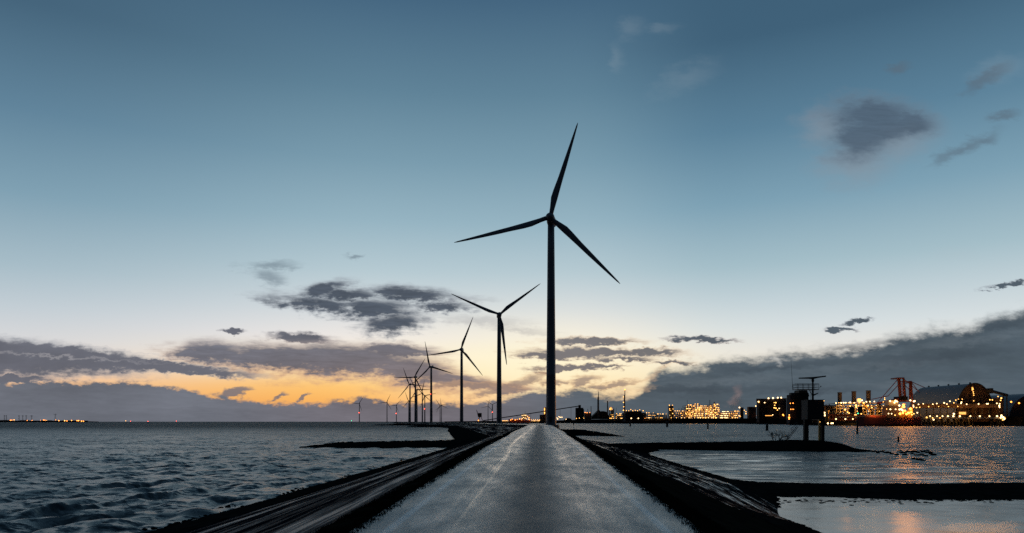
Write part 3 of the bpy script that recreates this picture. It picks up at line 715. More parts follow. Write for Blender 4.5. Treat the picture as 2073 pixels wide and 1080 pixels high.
rnd = random.Random(11)
def glowl(root, pts, Y, P_, col=(1,.45,.10), r=1.5):  # fill lights added near the structures to give the glow of their lamps
    for px, py in pts:
        l_ = bpy.data.lights.new('lamp_and_fill', 'POINT'); l_.energy = P_; l_.shadow_soft_size = r; l_.color = col
        o_ = bpy.data.objects.new('lamp_and_fill', l_); COL.objects.link(o_); o_.parent = root; o_.location = P(px, py, Y)-root.location
def boost_lamps(root, pts, Y, r=.75):  # extra strong emitters added beside the lamps for orange glow and reflections
    for px, py in pts: lamp(root, P(px, py, Y), r, M['l_boost'])
def lamps(root, pts, Y, r, m='l_warm', name='lamp'):
    for px, py in pts: lamp(root, P(px, py, Y), r, M[m], name)

# ---- distant port, far left
t_ = thing('port', 90, 7700, 3, 'low distant port with a string of orange lights on the far left horizon', 'port')
mb = MB()
for x0, x1, yt in ((0,15,850.8),(18,34,852),(40,52,851),(60,78,851.8),(84,98,851.2),(104,118,851.9),(125,150,851.5),(152,172,852)):
    px_box(mb, x0, x1, yt, 853.5, 7700, 60)
mb.build('building', M['wall_dark'], t_)
for px, py, r, m in ((21,851.2,7,'l_orange'),(24,851,5,'l_orange'),(28.5,850.5,5,'l_warm'),(55,851.5,4,'l_orange'),(65,851.5,6,'l_orange'),(82,851,4,'l_orange'),(88,850.8,7,'l_orange'),(91,851,6,'l_orange'),(94.5,851.6,4,'l_warm'),(113,850.5,5,'l_orange'),(119,852,9,'l_orange'),(131,852.2,7,'l_warm'),(135.5,852.5,8,'l_orange'),(145,851.6,6,'l_orange'),(156,852,8,'l_orange'),(159,852,7,'l_orange'),(165,853,7,'l_orange'),(169,853.2,6,'l_orange')):
    lamp(t_, P(px, py, 7650), r, M[m])
for px, w in ((9,3),(13,2),(38.5,3),(46,3),(53,3),(64,4),(112,5)):
    p_ = thing('pylon', px, 7600, 3, 'faint lattice pylon standing among the distant port lights on the far left', 'pylon', 'faint pylons on the far left horizon')
    yt = 838 if w == 5 else 841; a = P(px, 853, 7600); top_ = P(px, yt, 7600).z
    b_ = MB()
    for sx in (-1, 1): b_.tube((a.x+sx*w*2.2, 7600, 2), (a.x+sx*1.2, 7600, top_), 1.4, .8, 4)
    for k in range(5):
        z0 = 2+(top_-2)*k/5; z1 = 2+(top_-2)*(k+1)/5; f0 = 1-k/5*.8; f1 = 1-(k+1)/5*.8
        b_.tube((a.x-w*2.2*f0, 7600, z0), (a.x+w*2.2*f1, 7600, z1), .5, .5, 4).tube((a.x+w*2.2*f0, 7600, z0), (a.x-w*2.2*f1, 7600, z1), .5, .5, 4)
    b_.build('lattice', M['dark'], p_)
    MB().box(a.x-w*4.2, a.x+w*4.2, 7599, 7601, top_-6, top_-4).box(a.x-w*3, a.x+w*3, 7599, 7601, top_-14, top_-12).build('crossarm', M['dark'], p_)
for px, py, m, lab in ((254.5,852.3,'l_warm','buoy with a pale light on the left horizon, left of two red ones'),(264.5,853.2,'l_red','first buoy with a red light right of the pale horizon light'),(299.5,853.3,'l_red','faint red lit buoy farther right on the left horizon'),(357,853,'l_red','red lit buoy nearest the middle of the left horizon'),(711.5,852.2,'l_green','navigation buoy with a yellow green light left of the lone turbines')):
    Yb = 2600; b_ = thing('buoy', px, Yb, 0, lab, 'buoy'); X_ = P(px, 854, Yb).x
    MB().lathe(X_, Yb, [(1.6,-1),(1.8,.2),(1.6,.9),(.5,1.4)], 10).build('float', M['rust'], b_)
    MB().lathe(X_, Yb, [(.45,1.3),(.25,P(px,py,Yb).z)], 6).build('mast', M['dark'], b_)
    lamp(b_, P(px, py, Yb), 1.3, M[m])

# ---- far middle: crane, quay, ship, conveyor
Y = 2900
t_ = thing('harbour_crane', 972, Y, 3, 'small dark slewing harbour crane with raised jib left of the second turbine tower', 'crane')
MB().tube(P(968,852,Y), P(970,845,Y), 1.6, 1.2, 6).tube(P(977,852,Y), P(974,845,Y), 1.6, 1.2, 6).tube(P(969,851,Y+8), P(971,845,Y+8), 1.6, 1.2, 6).build('portal', M['rust'], t_)
bxp(t_, 'cab', 967.5, 975, 836.5, 845, Y-2, 14, 'dark'); bxp(t_, 'machinery_house', 968, 974, 838, 840, Y-3, 18, 'wall')
a, b_ = P(968,843,Y), P(964.5,830,Y)
MB().tube(a, b_, 1.5, .7, 5).tube(a+Vector((6,0,0)), b_, .6, .5, 5).build('jib', M['rust'], t_)
lamps(t_, [(968.5,851.5)], Y-8, 2.6, 'l_orange')
t_ = thing('quay', 1062, 2750, 3, 'low distant quay with a dotted row of yellow lamps behind the turbine towers', 'quay')
px_box(MB(), 1013, 1112, 853, 856.5, 2780, 40, 0).build('deck', M['concrete'], t_)
lamps(t_, [(1015+2.6*k, 852+.3*(k%2)) for k in range(6)]+[(1077+2.55*k, 852+.4*rnd.random()) for k in range(13)], 2760, 1.7)
lamps(t_, [(1076+4*k, 849.8+.3*rnd.random()) for k in range(8)], 2765, 1.3)
Y = 2720
t_ = thing('cargo_ship', 1060, Y, 3, 'distant orange lit ship berthed between the two nearest turbine towers', 'ship')
V_ = MB(); V_.prism([(P(1029,849,Y).x, P(1029,849,Y).z), (P(1074,851,Y).x, P(1,851,Y).z), (P(1073,856,Y).x, 1.2), (P(1032,856,Y).x, 1.2)], Y, Y+22); V_.build('hull', M['rust'], t_)
bxp(t_, 'superstructure', 1056, 1066, 841, 850, Y+2, 16, 'white'); bxp(t_, 'superstructure', 1058, 1063.5, 838.5, 841, Y+4, 10, 'white')
MB().tube(P(1063,850,Y), P(1070,840,Y), 1.4, 1, 6).tube(P(1070,840,Y), P(1074,850,Y), 1, 1.2, 6).build('deck_crane', M['yellow'], t_)
MB().tube(P(1063,840,Y), P(1063,833,Y), .6, .4, 6).build('mast', M['dark'], t_)
lamps(t_, [(1057,841.5),(1061,841),(1064.5,841.2),(1060,845.5),(1057,847.5),(1063,847),(1066,848.5),(1069.5,849)], Y-4, 1.9, 'l_white')
lamps(t_, [(1068,843.5),(1071,846),(1052,848.5),(1047,849.5),(1043,850.5),(1037,849),(1034,850.5),(1056,850.5),(1072,850)], Y-4, 2.3, 'l_orange')
Y = 2600
t_ = thing('conveyor_bridge', 1080, Y, 5, 'long thin inclined conveyor bridge rising from the quay to the dark silo', 'conveyor')
MB().tube(P(978,852,Y), P(1172,822.5,Y), 1.7, 1.7, 4).build('gallery', M['dark'], t_)
for px in (1008,1047,1074.5,1134,1156):
    yy_ = 852-(px-978)/194*29.5; pole_p(t_, 'support', px, yy_, 852, Y, .5, 'dark', n=5)
t_ = thing('silo', 1174, Y, 5, 'dark square silo with a small head house where the conveyor ends', 'silo')
bxp(t_, 'bin', 1166, 1181, 826, 853, Y, 25, 'wall_dark', 2); bxp(t_, 'head_house', 1171.5, 1176, 820.3, 825.9, Y+3, 14, 'wall_dark')
a = P(1166,826,Y+.5); MB().prism([(P(1176,826,Y).x, P(1,826,Y).z), (P(1182.3,829,Y).x, P(1,829,Y).z), (P(1182.3,853,Y).x, 2), (P(1181.05,853,Y).x, 2), (P(1181.05,828,Y).x, P(1,827.6,Y).z)], Y-1, Y+24).build('side_bay', M['wall_dark'], t_)
t_ = thing('grain_building', 1102, Y, 5, 'orange lit elevator tower just left of the nearest turbine tower', 'building')
bxp(t_, 'tower', 1101, 1106.5, 825, 853, Y+10, 20, 'gable', 2); bxp(t_, 'annex', 1093, 1101, 840, 853, Y+12, 20, 'gable', 2)
bxp(t_, 'stair_light', 1101.5, 1103.2, 826, 839, Y+8, 1.5, 'l_glow'); lamps(t_, [(1102.5,829),(1102.5,836),(1107,846)], Y+5, 2., 'l_warm')
t_ = thing('storage_dome', 1153, Y, 5, 'low rounded storage hall right of the nearest turbine tower', 'building')
ar = [(P(1144+17*k/10, 854, Y).x, 4+14*math.sin(math.pi*k/10)**.5+2) for k in range(11)]
MB().prism(ar[::-1], Y+40, Y+90).build('roof', M['wall'], t_)
lamps(t_, [(1127.5,846.5),(1131.5,844),(1134,845.3),(1137.5,845),(1129,848.5),(1146,849)], Y-10, 2., 'l_white')
# street lamps along the far embankment
for k, (px, py) in enumerate([(1167,847.5),(1173,846.8),(1182,847),(1186.5,846.6),(1196,846.8),(1216,846.8),(1226,846.8),(1233.5,846.9),(1241,846.5),(1247,846.6),(1256,846.7),(1261.5,847.5)]):
    Yl = 2350; s_ = thing('street_lamp', px, Yl, 10, 'small lit street lamp on the dark embankment left of the three bright lamps', 'street lamp', 'lamps along the far embankment')
    pole_p(s_, 'pole', px, py, 851, Yl, .35, 'dark', n=5); lamp(s_, P(px, py, Yl-1), 1.6, M['l_warm'], 'lamp_head')

# ---- refinery
def plant(x0, x1, yt, yb, Y, label, levels, cols, lampn, skyline=(), depth=70, lr=1.7, lm='l_warm', seed=1, cat='refinery'):
    r_ = random.Random(seed); t_ = thing('process_plant', (x0+x1)/2, Y, P(0,yb,Y).z, label, cat)
    s_ = F/Y; fr = MB(); pp = MB(); a = P(x0, yb, Y); c_ = P(x1, yt, Y); W_ = c_.x-a.x; H_ = c_.z-a.z
    for i in range(cols+1):
        for j in (0, .5, 1): x = a.x+W_*i/cols; fr.box(x-.5, x+.5, Y+depth*j-.5, Y+depth*j+.5, a.z-6, a.z+H_*r_.uniform(.8,1))
    for k in range(1, levels+1):
        z = a.z+H_*k/levels*.96; w0 = r_.uniform(0,.12) if k == levels else 0; fr.box(a.x+W_*w0, c_.x-W_*w0, Y, Y+depth, z-.3, z+.3)
        fr.box(a.x, c_.x, Y-.1, Y+.1, z+1.1, z+1.3)
    fr.build('steel_frame', M['pipe'], t_)
    for i in range(cols):
        x = a.x+W_*(i+.5)/cols; rr = W_/cols*r_.uniform(.18,.36); z1 = a.z+H_*r_.uniform(.35,1.02)
        v_ = MB(); v_.lathe(x, Y+depth*r_.uniform(.2,.5), [(rr,a.z-5),(rr,z1-rr*.5),(rr*.6,z1),(.3,z1+rr*.2)], 12); v_.build('vessel', M['pipe'], t_, True)
    for k in range(levels*2):
        z = a.z+H_*r_.uniform(.05,.8); x = a.x+W_*r_.uniform(0,.5); pp.tube((x, Y+r_.uniform(2,depth), z), (x+W_*r_.uniform(.2,.5), Y+r_.uniform(2,depth), z), .6, .6, 6)
    pp.build('pipework', M['pipe'], t_)
    for px, yt2, w in skyline: pole_p(t_, 'stack', px, yt2, yb, Y+depth*.6, w, 'stack', w*.8)
    n_ = 0
    for k in range(lampn):
        lv = r_.randrange(levels+1); py = yb-1-(yb-yt-1)*lv/levels*.96-.8; px = x0+(x1-x0)*r_.random()
        lamp(t_, P(px, py, Y-2), lr*.82*r_.uniform(.6,1.1), M[lm if r_.random() < .8 else 'l_white'])
    return t_
Y = 2300
t_ = thing('factory', 1190, Y, 10, 'small reddish works with two thin stacks right of the dark silo', 'factory')
bxp(t_, 'hall', 1184, 1197, 836, 849, Y, 25, 'gable', 8); pole_p(t_, 'stack', 1190, 828, 840, Y+8, 1.1, 'stack', .8); pole_p(t_, 'stack', 1196.5, 822.5, 848, Y+8, 1.3, 'stack', 1.)
lamps(t_, [(1184.5,835.5),(1188.5,836),(1194,835.7)], Y-3, 1.5, 'l_orange')
t_ = thing('chimney', 1211, Y, 10, 'tall dark chimney with a thin pointed tip, leftmost of the big stacks', 'chimney')
pole_p(t_, 'shaft', 1211, 805, 849, Y, 3.4, 'stack', 2.8, 14); pole_p(t_, 'tip', 1211.4, 793, 805, Y, 1.7, 'stack', .7)
t_ = thing('chimney', 1230, Y, 10, 'plain dark round chimney without lights between the pointed one and the lit one', 'chimney')
pole_p(t_, 'shaft', 1230, 812.5, 849, Y+20, 2.1, 'stack', 1.8, 12); pole_p(t_, 'rim', 1230, 812, 813.2, Y+20, 2.5, 'stack', 2.5, 12)
t_ = thing('chimney', 1264, Y, 10, 'tall lit chimney with a red beacon on top and lamps up its side', 'chimney')
pole_p(t_, 'shaft', 1264.3, 800, 849, Y, 2.9, 'gable', 2.3, 12); pole_p(t_, 'tip', 1265, 790, 800, Y, 1.5, 'stack', 1.1)
lamp(t_, P(1265,789,Y-2), 2.4, M['l_orange'], 'beacon'); lamps(t_, [(1262,804),(1262,815),(1262.5,824),(1262,831)], Y-5, 1.9, 'l_warm')
t_ = thing('bulk_store', 1212, Y, 10, 'dark heap shaped storage hall at the foot of the pointed chimney', 'building')
pts_ = [(1197,849),(1200,843),(1208,836),(1214,830),(1216,833),(1222,832.5),(1229,834),(1234,843),(1240,849)]
MB().prism([(P(a,0,Y).x, P(0,b_,Y).z) for a, b_ in pts_][::-1], Y+10, Y+60).build('hall', M['wall_dark'], t_)
t_ = plant(1234, 1243, 825, 849, Y-20, 'narrow orange lit process tower between two dark chimneys', 6, 2, 14, depth=14, seed=2)
px_box(MB(), 1235, 1238.5, 825, 830.5, Y-14, 10).build('lit_cabin', M['l_glow'], t_)
plant(1247, 1263, 838, 849, Y-10, 'low yellow lit pipe rack left of the dark warehouse', 3, 4, 20, [(1247.5,826,.6)], 20, 1.6, seed=3)
t_ = thing('warehouse', 1287, 2150, 10, 'long dark warehouse with lamps along its roof edge and three bright ones in front', 'warehouse')
bxp(t_, 'wall', 1266, 1306, 836, 852, 2160, 60, 'wall_dark', 6); bxp(t_, 'roof', 1269, 1299, 832.6, 835.9, 2170, 40, 'wall_dark')
lamps(t_, [(1268,831.5),(1273,832),(1277,829.5),(1281,832),(1286,831),(1290.5,831.8),(1295,830),(1302,832)], 2155, 1.5)
for px, m, lab in ((1278,'l_white','bright pale lamp post before the warehouse, left of the three'),(1292.3,'l_white','brightest pale lamp post before the warehouse, middle of the three'),(1306.5,'l_orange','orange pink lamp post before the warehouse, right of the three')):
    s_ = thing('street_lamp', px, 2120, 10, lab, 'street lamp', 'three bright lamps before the warehouse')
    pole_p(s_, 'pole', px, 847.5, 851, 2120, .4, 'dark', n=5); lamp(s_, P(px,847.3,2119), 2.7, M[m], 'lamp_head')
Y = 2100
plant(1307, 1330, 836.5, 848, Y, 'low dark pipe rack with scattered lamps right of the warehouse', 2, 6, 20, depth=30, lr=1.4, seed=4)
plant(1331, 1353, 839, 848, Y, 'flat line of pipework with sparse lamps left of the twin towers', 1, 6, 12, depth=30, lr=1.4, seed=14)
t_ = plant(1355, 1363.5, 821, 848, Y, 'dark slim twin tower block with lamps at its corners', 5, 2, 4, depth=14, lr=1.4, seed=5)
bxp(t_, 'core', 1356, 1363, 822, 848, Y+3, 8, 'wall_dark'); lamps(t_, [(1355,820.8),(1361.5,820.6),(1355.7,828.4),(1362.5,828.5),(1361.7,837.5)], Y-3, 1.5)
plant(1365, 1388, 832.5, 848, Y, 'low process unit with two small stacks between the twin towers and the big lit blocks', 3, 5, 24, [(1374.5,827,.8),(1380,827,1.2)], 30, 1.4, seed=6)
t_ = plant(1389, 1402, 820, 848, Y, 'left brightly lit refinery block with a thin mast', 7, 3, 42, [(1391.5,810,.5)], 40, 1.6, seed=7)
glowl(t_, [(1396,836)], Y-14, 3e4)
t_ = plant(1403, 1420, 818, 848, Y-10, 'taller brightly lit refinery block just right of the thin mast', 7, 4, 62, [], 40, 1.6, seed=8)
glowl(t_, [(1412,834)], Y-26, 4e4)
t_ = plant(1421, 1436, 822, 848, Y-5, 'middle brightly lit refinery block, a little lower than its neighbours', 6, 4, 50, [(1437,810,1.)], 40, 1.6, seed=9)
glowl(t_, [(1430,836)], Y-24, 4e4)
t_ = plant(1437, 1456.5, 818.5, 848, Y-10, 'right brightly lit refinery block with a short stack on top', 8, 5, 75, [(1446,814,2.2)], 40, 1.6, seed=10)
glowl(t_, [(1447,834)], Y-28, 5e4)
plant(1458, 1476, 834, 848, Y-10, 'low white lit process unit directly right of the tall refinery blocks', 3, 5, 46, [], 30, 1.6, 'l_white', seed=11)
t_ = plant(1477, 1498, 833, 848, Y-10, 'low golden lit unit in front of the steam plume', 3, 5, 26, [], 30, 1.5, seed=12)
glowl(t_, [(1488,842)], Y-26, 4e4)
t_ = thing('storage_tank', 1502, 1980, 12, 'small dark upright tank right of the steam plume with a lamp beside it', 'tank')
x_ = P(1502,0,1980).x; MB().lathe(x_, 1980, [(4.6,8),(4.6,P(0,826,1980).z),(4.2,P(0,825.3,1980).z)], 16).build('shell', M['wall_dark'], t_, True)
lamp(t_, P(1497,825.5,1970), 2., M['l_white']); lamps(t_, [(1507,831),(1510,834),(1510,838),(1498,843),(1519.5,841.5)], 1960, 1.7, 'l_warm')
t_ = thing('factory', 1522, 1950, 12, 'plain grey flat roofed box building left of the dark lamp topped factory', 'factory')
bxp(t_, 'wall', 1516, 1531, 824.5, 849, 1950, 14, 'wall', 8); bxp(t_, 'roof', 1515.7, 1531.3, 823.9, 824.4, 1949.5, 15, 'wall_dark')
lamp(t_, P(1530,822.5,1945), 2., M['l_white']); lamp(t_, P(1533,841.5,1940), 2.4, M['l_orange'])
Y = 1700
t_ = thing('factory', 1563, Y, 10, 'wide dark factory with four white lamps standing along its roof', 'factory')
bxp(t_, 'wall', 1537, 1592, 810, 851, Y, 18, 'wall_dark', 4); bxp(t_, 'gallery', 1532, 1577, 807.5, 813, Y-4, 3.9, 'wall')
bxp(t_, 'side_bay', 1577.3, 1592.3, 806.5, 850, Y-5, 4.8, 'wall', 4); bxp(t_, 'canopy', 1545, 1561, 836.5, 842, Y-10, 9, 'wall')
MB().box(P(1546,0,Y).x, P(1560,0,Y).x, Y-10.4, Y-10.1, P(0,842.6,Y).z, P(0,841.3,Y).z).build('lit_opening', M['l_glow'], t_)
MB().box(P(1534,0,Y).x, P(1536.5,0,Y).x, Y-4.5, Y-4.1, P(0,816,Y).z, P(0,812.5,Y).z).build('lit_opening', M['l_glow'], t_)
for px, py in ((1555.8,806.7),(1565,806),(1573.8,805.4),(1581.5,805.2)):
    pole_p(t_, 'lamp_post', px, py, 808, Y-4, .3, 'dark', n=5)
lamps(t_, [(1555.8,806.7),(1565,806.2),(1574.5,805.6),(1581.5,805.4)], Y-6, 2.2, 'l_white')
lamps(t_, [(1548,815.5),(1535.3,813.6),(1577.3,827.3),(1564.3,840.3)], Y-12, 1.7, 'l_white'); lamps(t_, [(1567.3,815.5),(1570.5,815.7),(1568.3,821),(1567.3,826),(1570.7,826.8),(1573.8,830.5)], Y-12, 1.6, 'l_warm'); lamps(t_, [(1585,840),(1586,841.3)], Y-14, 2.2, 'l_orange')
Y = 1450
t_ = thing('factory', 1612, Y, 8, 'tall stepped dark mill building behind the radar station, hopper on its roof', 'factory')
bxp(t_, 'wall', 1599.5, 1612, 799.5, 855, Y, 18, 'wall', 2); bxp(t_, 'tower', 1612.3, 1637, 796, 855, Y-5, 30, 'wall_dark', 2)
MB().prism([(P(a,0,Y).x, P(0,b_,Y).z) for a, b_ in ((1617,795.9),(1637,795.9),(1638.5,803),(1634,790.5),(1618,790.5))][::-1], Y, Y+22).build('hopper', M['gable'], t_)
pole_p(t_, 'flue', 1609, 792, 800, Y, 1.1, 'dark'); bxp(t_, 'roof_plant', 1602, 1608, 795.5, 799.4, Y+3, 12, 'dark')
lamps(t_, [(1600,817),(1605.5,816.6),(1604.7,829),(1606.5,829.2),(1601,829)], Y-8, 1.1, 'l_orange'); lamps(t_, [(1597.7,840.6)], Y-8, 1.4, 'l_warm'); lamps(t_, [(1597.6,845.5),(1597.5,848.6)], Y-8, 2., 'l_orange')

# ---- terminal on the right
Y = 1060
t_ = thing('storage_hall', 1975, 1000, 8, 'huge barrel roofed storage hall with a brown arched gable and ridge vents', 'storage hall')
def arch(cx_, hw, zb, h, n=24, p_=1.0): return [(cx_+hw*math.cos(math.pi*k/n), zb+h*math.sin(math.pi*k/n)**.8) for k in range(n+1)]
ar = arch(669, 27.5, 6, 55.5); br = MB(); i0 = 0
n_ = len(ar)
for yv in (1001, 1040, 1080, 1120):
    for x, z in ar: br.v.append((x, yv, z))
for j in range(3):
    for k in range(n_-1): br.f.append((j*n_+k, j*n_+k+1, (j+1)*n_+k+1, (j+1)*n_+k))
br.build('roof', M['roof'], t_)
MB().prism([(x, z) for x, z in ar[::-1]], 1000, 1000.9).build('gable', M['gable'], t_)
ri = MB()
for k in range(n_-1): ri.tube((ar[k][0], 999.6, ar[k][1]), (ar[k+1][0], 999.6, ar[k+1][1]), .8, .8, 5)
ri.build('gable_rib', M['dark'], t_)
for yv in (1010, 1035, 1060, 1085, 1110): MB().lathe(669, yv, [(1.2,61),(1.2,62.6),(1.7,62.8),(.4,63.6)], 8).build('roof_vent', M['dark'], t_)
bxp(t_, 'stair_tower', 1967.8, 1972, 783, 834, 996, 3, 'gable', 8)
lamps(t_, [(1970,788),(1970.3,794),(1970.9,797),(1971.3,800.5),(1971.3,812)], 994, .8, 'l_warm')
MB().box(P(1968.8,0,994).x, P(1971.2,0,994).x, 995.3, 995.8, P(0,791,994).z, P(0,784,994).z).build('lit_window', M['l_glow'], t_)
t_ = thing('storage_hall', 2090, 1010, 8, 'second pale domed storage hall cut off by the right edge', 'storage hall')
ar = arch(770, 44, 6, 42); br = MB(); n_ = len(ar)
for yv in (1010, 1100, 1200):
    for x, z in ar: br.v.append((x, yv, z))
for j in range(2):
    for k in range(n_-1): br.f.append((j*n_+k, j*n_+k+1, (j+1)*n_+k+1, (j+1)*n_+k))
br.build('roof', M['roof'], t_); MB().prism(ar[::-1], 1009, 1009.9).build('gable', M['wall'], t_)
lamps(t_, [(2047,814),(2063,816.5)], 1004, 1.4, 'l_orange')
t_ = thing('conveyor_bridge', 2025, 990, 20, 'dark sloping conveyor gallery leaving the brown arched hall to the right', 'conveyor')
MB().tube(P(1999,790,990), P(2040,801,985), 2.1, 2.1, 4).build('gallery', M['dark'], t_)
MB().box(P(2001,0,990).x, P(2007,0,990).x, 986, 995, P(0,797,990).z, P(0,786.5,990).z).build('head_house', M['dark'], t_)
MB().tube(P(2038,800,985), P(2039,846,985), .8, .9, 6).tube(P(2031,799,985), P(2030,846,985), .8, .9, 6).build('support', M['dark'], t_)
bxp(t_, 'transfer_tower', 2020, 2031, 806, 846, 984, 12, 'gable', 6)
lamps(t_, [(2004,809.8),(2009,810),(2020.5,803),(2027,806.5),(2025.6,811)], 978, 1.1, 'l_warm'); lamps(t_, [(2023.7,818),(2023.5,825),(2018,817),(2023,822)], 978, 1.3, 'l_white')
# upper gallery
Y = 985
t_ = thing('conveyor_bridge', 1940, Y, 20, 'long level dark gallery with a row of lamps above the jetty', 'conveyor')
bxp(t_, 'gallery', 1852, 2020, 818.5, 826, Y, 8, 'gable'); bxp(t_, 'roof', 1851.7, 2020.3, 817.6, 818.3, Y-.6, 9.2, 'dark')
for px in range(1862, 2020, 14): pole_p(t_, 'support', px, 826, 846, Y+4, .7, 'dark', n=6)
lamps(t_, [(1859.5,819),(1869,818),(1888.5,818.7),(1896.5,817.4),(1911.5,816.2),(1917,818.5),(1923,812.8),(1945.5,816.8),(1946.5,814.5),(1957,818.8),(1981,818.2),(1997.5,818),(2000,817.8)], Y-4, 1.15, 'l_white')
lamps(t_, [(1940,808.5),(1948,808.5),(1935,810.5),(1931,816),(1880,823.5),(1900,823.6),(1920,823.5),(1939,823.3),(1856,825.5),(1862,825)], Y-4, .8, 'l_warm')
glowl(t_, [(1885,832),(1925,832),(1960,832),(2000,832)], Y-12, 5e3)
# jetty
Y = 935
t_ = thing('jetty', 1950, Y, 2, 'long piled jetty with a row of bright lamps right of the moored ship', 'jetty')
bxp(t_, 'deck', 1871, 2037, 844.8, 848.5, Y, 16, 'concrete'); bxp(t_, 'pipe_rack', 1875, 2035, 838, 839, Y+13, 3, 'gable')
for px in list(range(1882, 1975, 13))+[2010,2013,2022,2026,2031,2034]:
    w = 1.5 if px < 1960 else 1.0; a = P(px, 854, Y)
    MB().tube((a.x, Y+3, -1), (a.x, Y+3, 10.), w, w, 8).build('pile', M['timber'], t_)
    if px < 1975: MB().tube((a.x+2, Y+13, -1), (a.x, Y+13, 10.), 1., 1., 8).build('pile', M['timber'], t_)
mb = MB()
for px in range(1874, 2036, 6): mb.tube(P(px,844.7,Y), P(px,842.8,Y), .12, .12, 4)
mb.tube(P(1872,842.8,Y), P(2036,842.8,Y), .14, .14, 4); mb.build('railing', M['dark'], t_)
for px in (1883,1897,1908,1919,1930,1943,1964.5,1983.5,2003,2018.5,2027):
    MB().tube(P(px,844.7,Y+1), P(px,843,Y+1), .3, .3, 5).build('lamp_post', M['dark'], t_); lamp(t_, P(px,843,Y-1), 1.25, M['l_white'])
lamps(t_, [(1931,838.2),(2026,846),(2033,849),(2031,845),(2027.5,841.5),(1890,850)], Y-2, 1.3, 'l_white'); lamps(t_, [(2030,850.5),(2034,847),(1876,845.5),(1888,846.5),(1903,846.5)], Y-2, 1., 'l_warm')
MB().box(P(1951,0,Y).x, P(1965,0,Y).x, Y+9.5, Y+9.9, P(0,839.3,Y).z, P(0,834.2,Y).z).build('lit_shelter', M['l_glow'], t_)
boost_lamps(t_, [(1919,842.6),(1943,842.6),(1964.5,842.6),(1983.5,842.6),(2003,842.6),(2030,846.5)], Y-2, .5)
JET = t_
glowl(JET, [(1890,851),(1915,851),(1940,851),(1965,851),(2028,852)], Y+8, 1.5e3)
# ship unloader
Y = 960
t_ = thing('ship_unloader', 1830, Y, 8, 'red gantry ship unloader with two frame towers and long stays', 'crane')
def leg(a, b_, r=1.0, nm='leg', m='rust'): return MB().tube(P(a[0],a[1],a[2] if len(a)>2 else Y), P(b_[0],b_[1],b_[2] if len(b_)>2 else Y), r, r, 6).build(nm, M[m], t_)
leg((1822,810),(1818.5,766),1.5); leg((1832,810),(1829,766),1.3); leg((1824,810,Y+14),(1821,768,Y+14),1.2); leg((1833.5,810,Y+14),(1830,768,Y+14),1.2)
leg((1842,810),(1842.2,772.5),1.4); leg((1847,810),(1844.5,772.5),1.2)
bxp(t_, 'head_beam', 1817.3, 1831, 764.5, 767, Y-2, 18, 'rust'); bxp(t_, 'head_beam', 1840.5, 1846, 771.5, 774, Y-2, 12, 'rust')
mb = MB()
for k in range(6):
    y0_, y1_ = 770+k*6.5, 776.5+k*6.5
    mb.tube(P(1819.5,y0_,Y), P(1831,y1_,Y), .45, .45, 4).tube(P(1831,y0_,Y), P(1819.5,y1_,Y), .45, .45, 4).tube(P(1819.5,y1_,Y), P(1831,y1_,Y), .5, .5, 4)
mb.build('bracing', M['rust'], t_)
mb = MB()
for a, b_ in (((1818,768),(1776,816)),((1820,778),(1798,802)),((1798,802),(1764,809)),((1830,768),(1856,790)),((1845,774),(1862,796)),((1831,778),(1842,774)),((1844,773),(1872,785)),((1832,780),(1850,800))): mb.tube(P(a[0],a[1],Y), P(b_[0],b_[1],Y), .55, .45, 4)
mb.build('stay', M['rust'], t_)
MB().tube(P(1775,817,Y), P(1832,806,Y), 1.3, 1.5, 4).build('boom', M['rust'], t_)
bxp(t_, 'machinery_house', 1822, 1838, 803, 811, Y-3, 16, 'wall_dark'); bxp(t_, 'portal', 1815, 1850, 811, 813.5, Y-3, 20, 'rust')
leg((1817,813.5),(1816,846),1.4); leg((1847,813.5),(1848,846),1.4)
lamps(t_, [(1851.5,812.3),(1850,813.2),(1843,811)], Y-6, 1.5, 'l_white'); lamps(t_, [(1791,806),(1791,809),(1788,814)], Y-6, .9, 'l_warm')
# moored ship
Y = 915
t_ = thing('bulk_carrier', 1790, Y, 2, 'red hulled ship moored at the jetty, its afterdeck blazing with orange light', 'ship')
hx = [P(px,0,Y).x for px in (1745,1752,1790,1862,1871,1869)]
h_ = MB()
secs = [(P(1742,0,Y).x, .3, 12.5), (P(1752,0,Y).x, 6, 12.), (P(1790,0,Y).x, 9, 11.2), (P(1845,0,Y).x, 9, 11.4), (P(1866,0,Y).x, 7.5, 12.2), (P(1871,0,Y).x, 5.5, 12.4)]
for x, w, zt in secs:
    for (yy_, zz_) in ((-w*.8,-1.5),(-w,3),(-w,zt),(w,zt),(w,3),(w*.8,-1.5)): h_.v.append((x, Y+9+yy_, zz_))
for j in range(5):
    for k in range(6): h_.f.append((j*6+k, (j+1)*6+k, (j+1)*6+(k+1)%6, j*6+(k+1)%6))
h_.f += [tuple(range(5,-1,-1)), tuple(range(30,36))]
h_.build('hull', M['rust'], t_)
bxp(t_, 'superstructure', 1796, 1820, 822, 845, Y+3, 12, 'gable', 11.5); bxp(t_, 'bridge', 1799, 1818.5, 811.5, 821.8, Y+4, 10, 'white')
bxp(t_, 'superstructure', 1822, 1847, 833, 845, Y+3, 12, 'yellow', 11.5); bxp(t_, 'funnel', 1842, 1847.5, 826, 833, Y+6, 6, 'yellow')
MB().tube(P(1823,826,Y+2), P(1838,843,Y+2), 1.5, 1.5, 6).tube(P(1823,826,Y+2), P(1832,818,Y+2), 1., .8, 6).build('deck_crane', M['yellow'], t_)
bxp(t_, 'hatch', 1752, 1794, 841, 844, Y+4, 10, 'rust', 11.4)
mb = MB()
for px in range(1750, 1870, 5): mb.tube(P(px,843.2,Y-.2), P(px,840.8,Y-.2), .1, .1, 4)
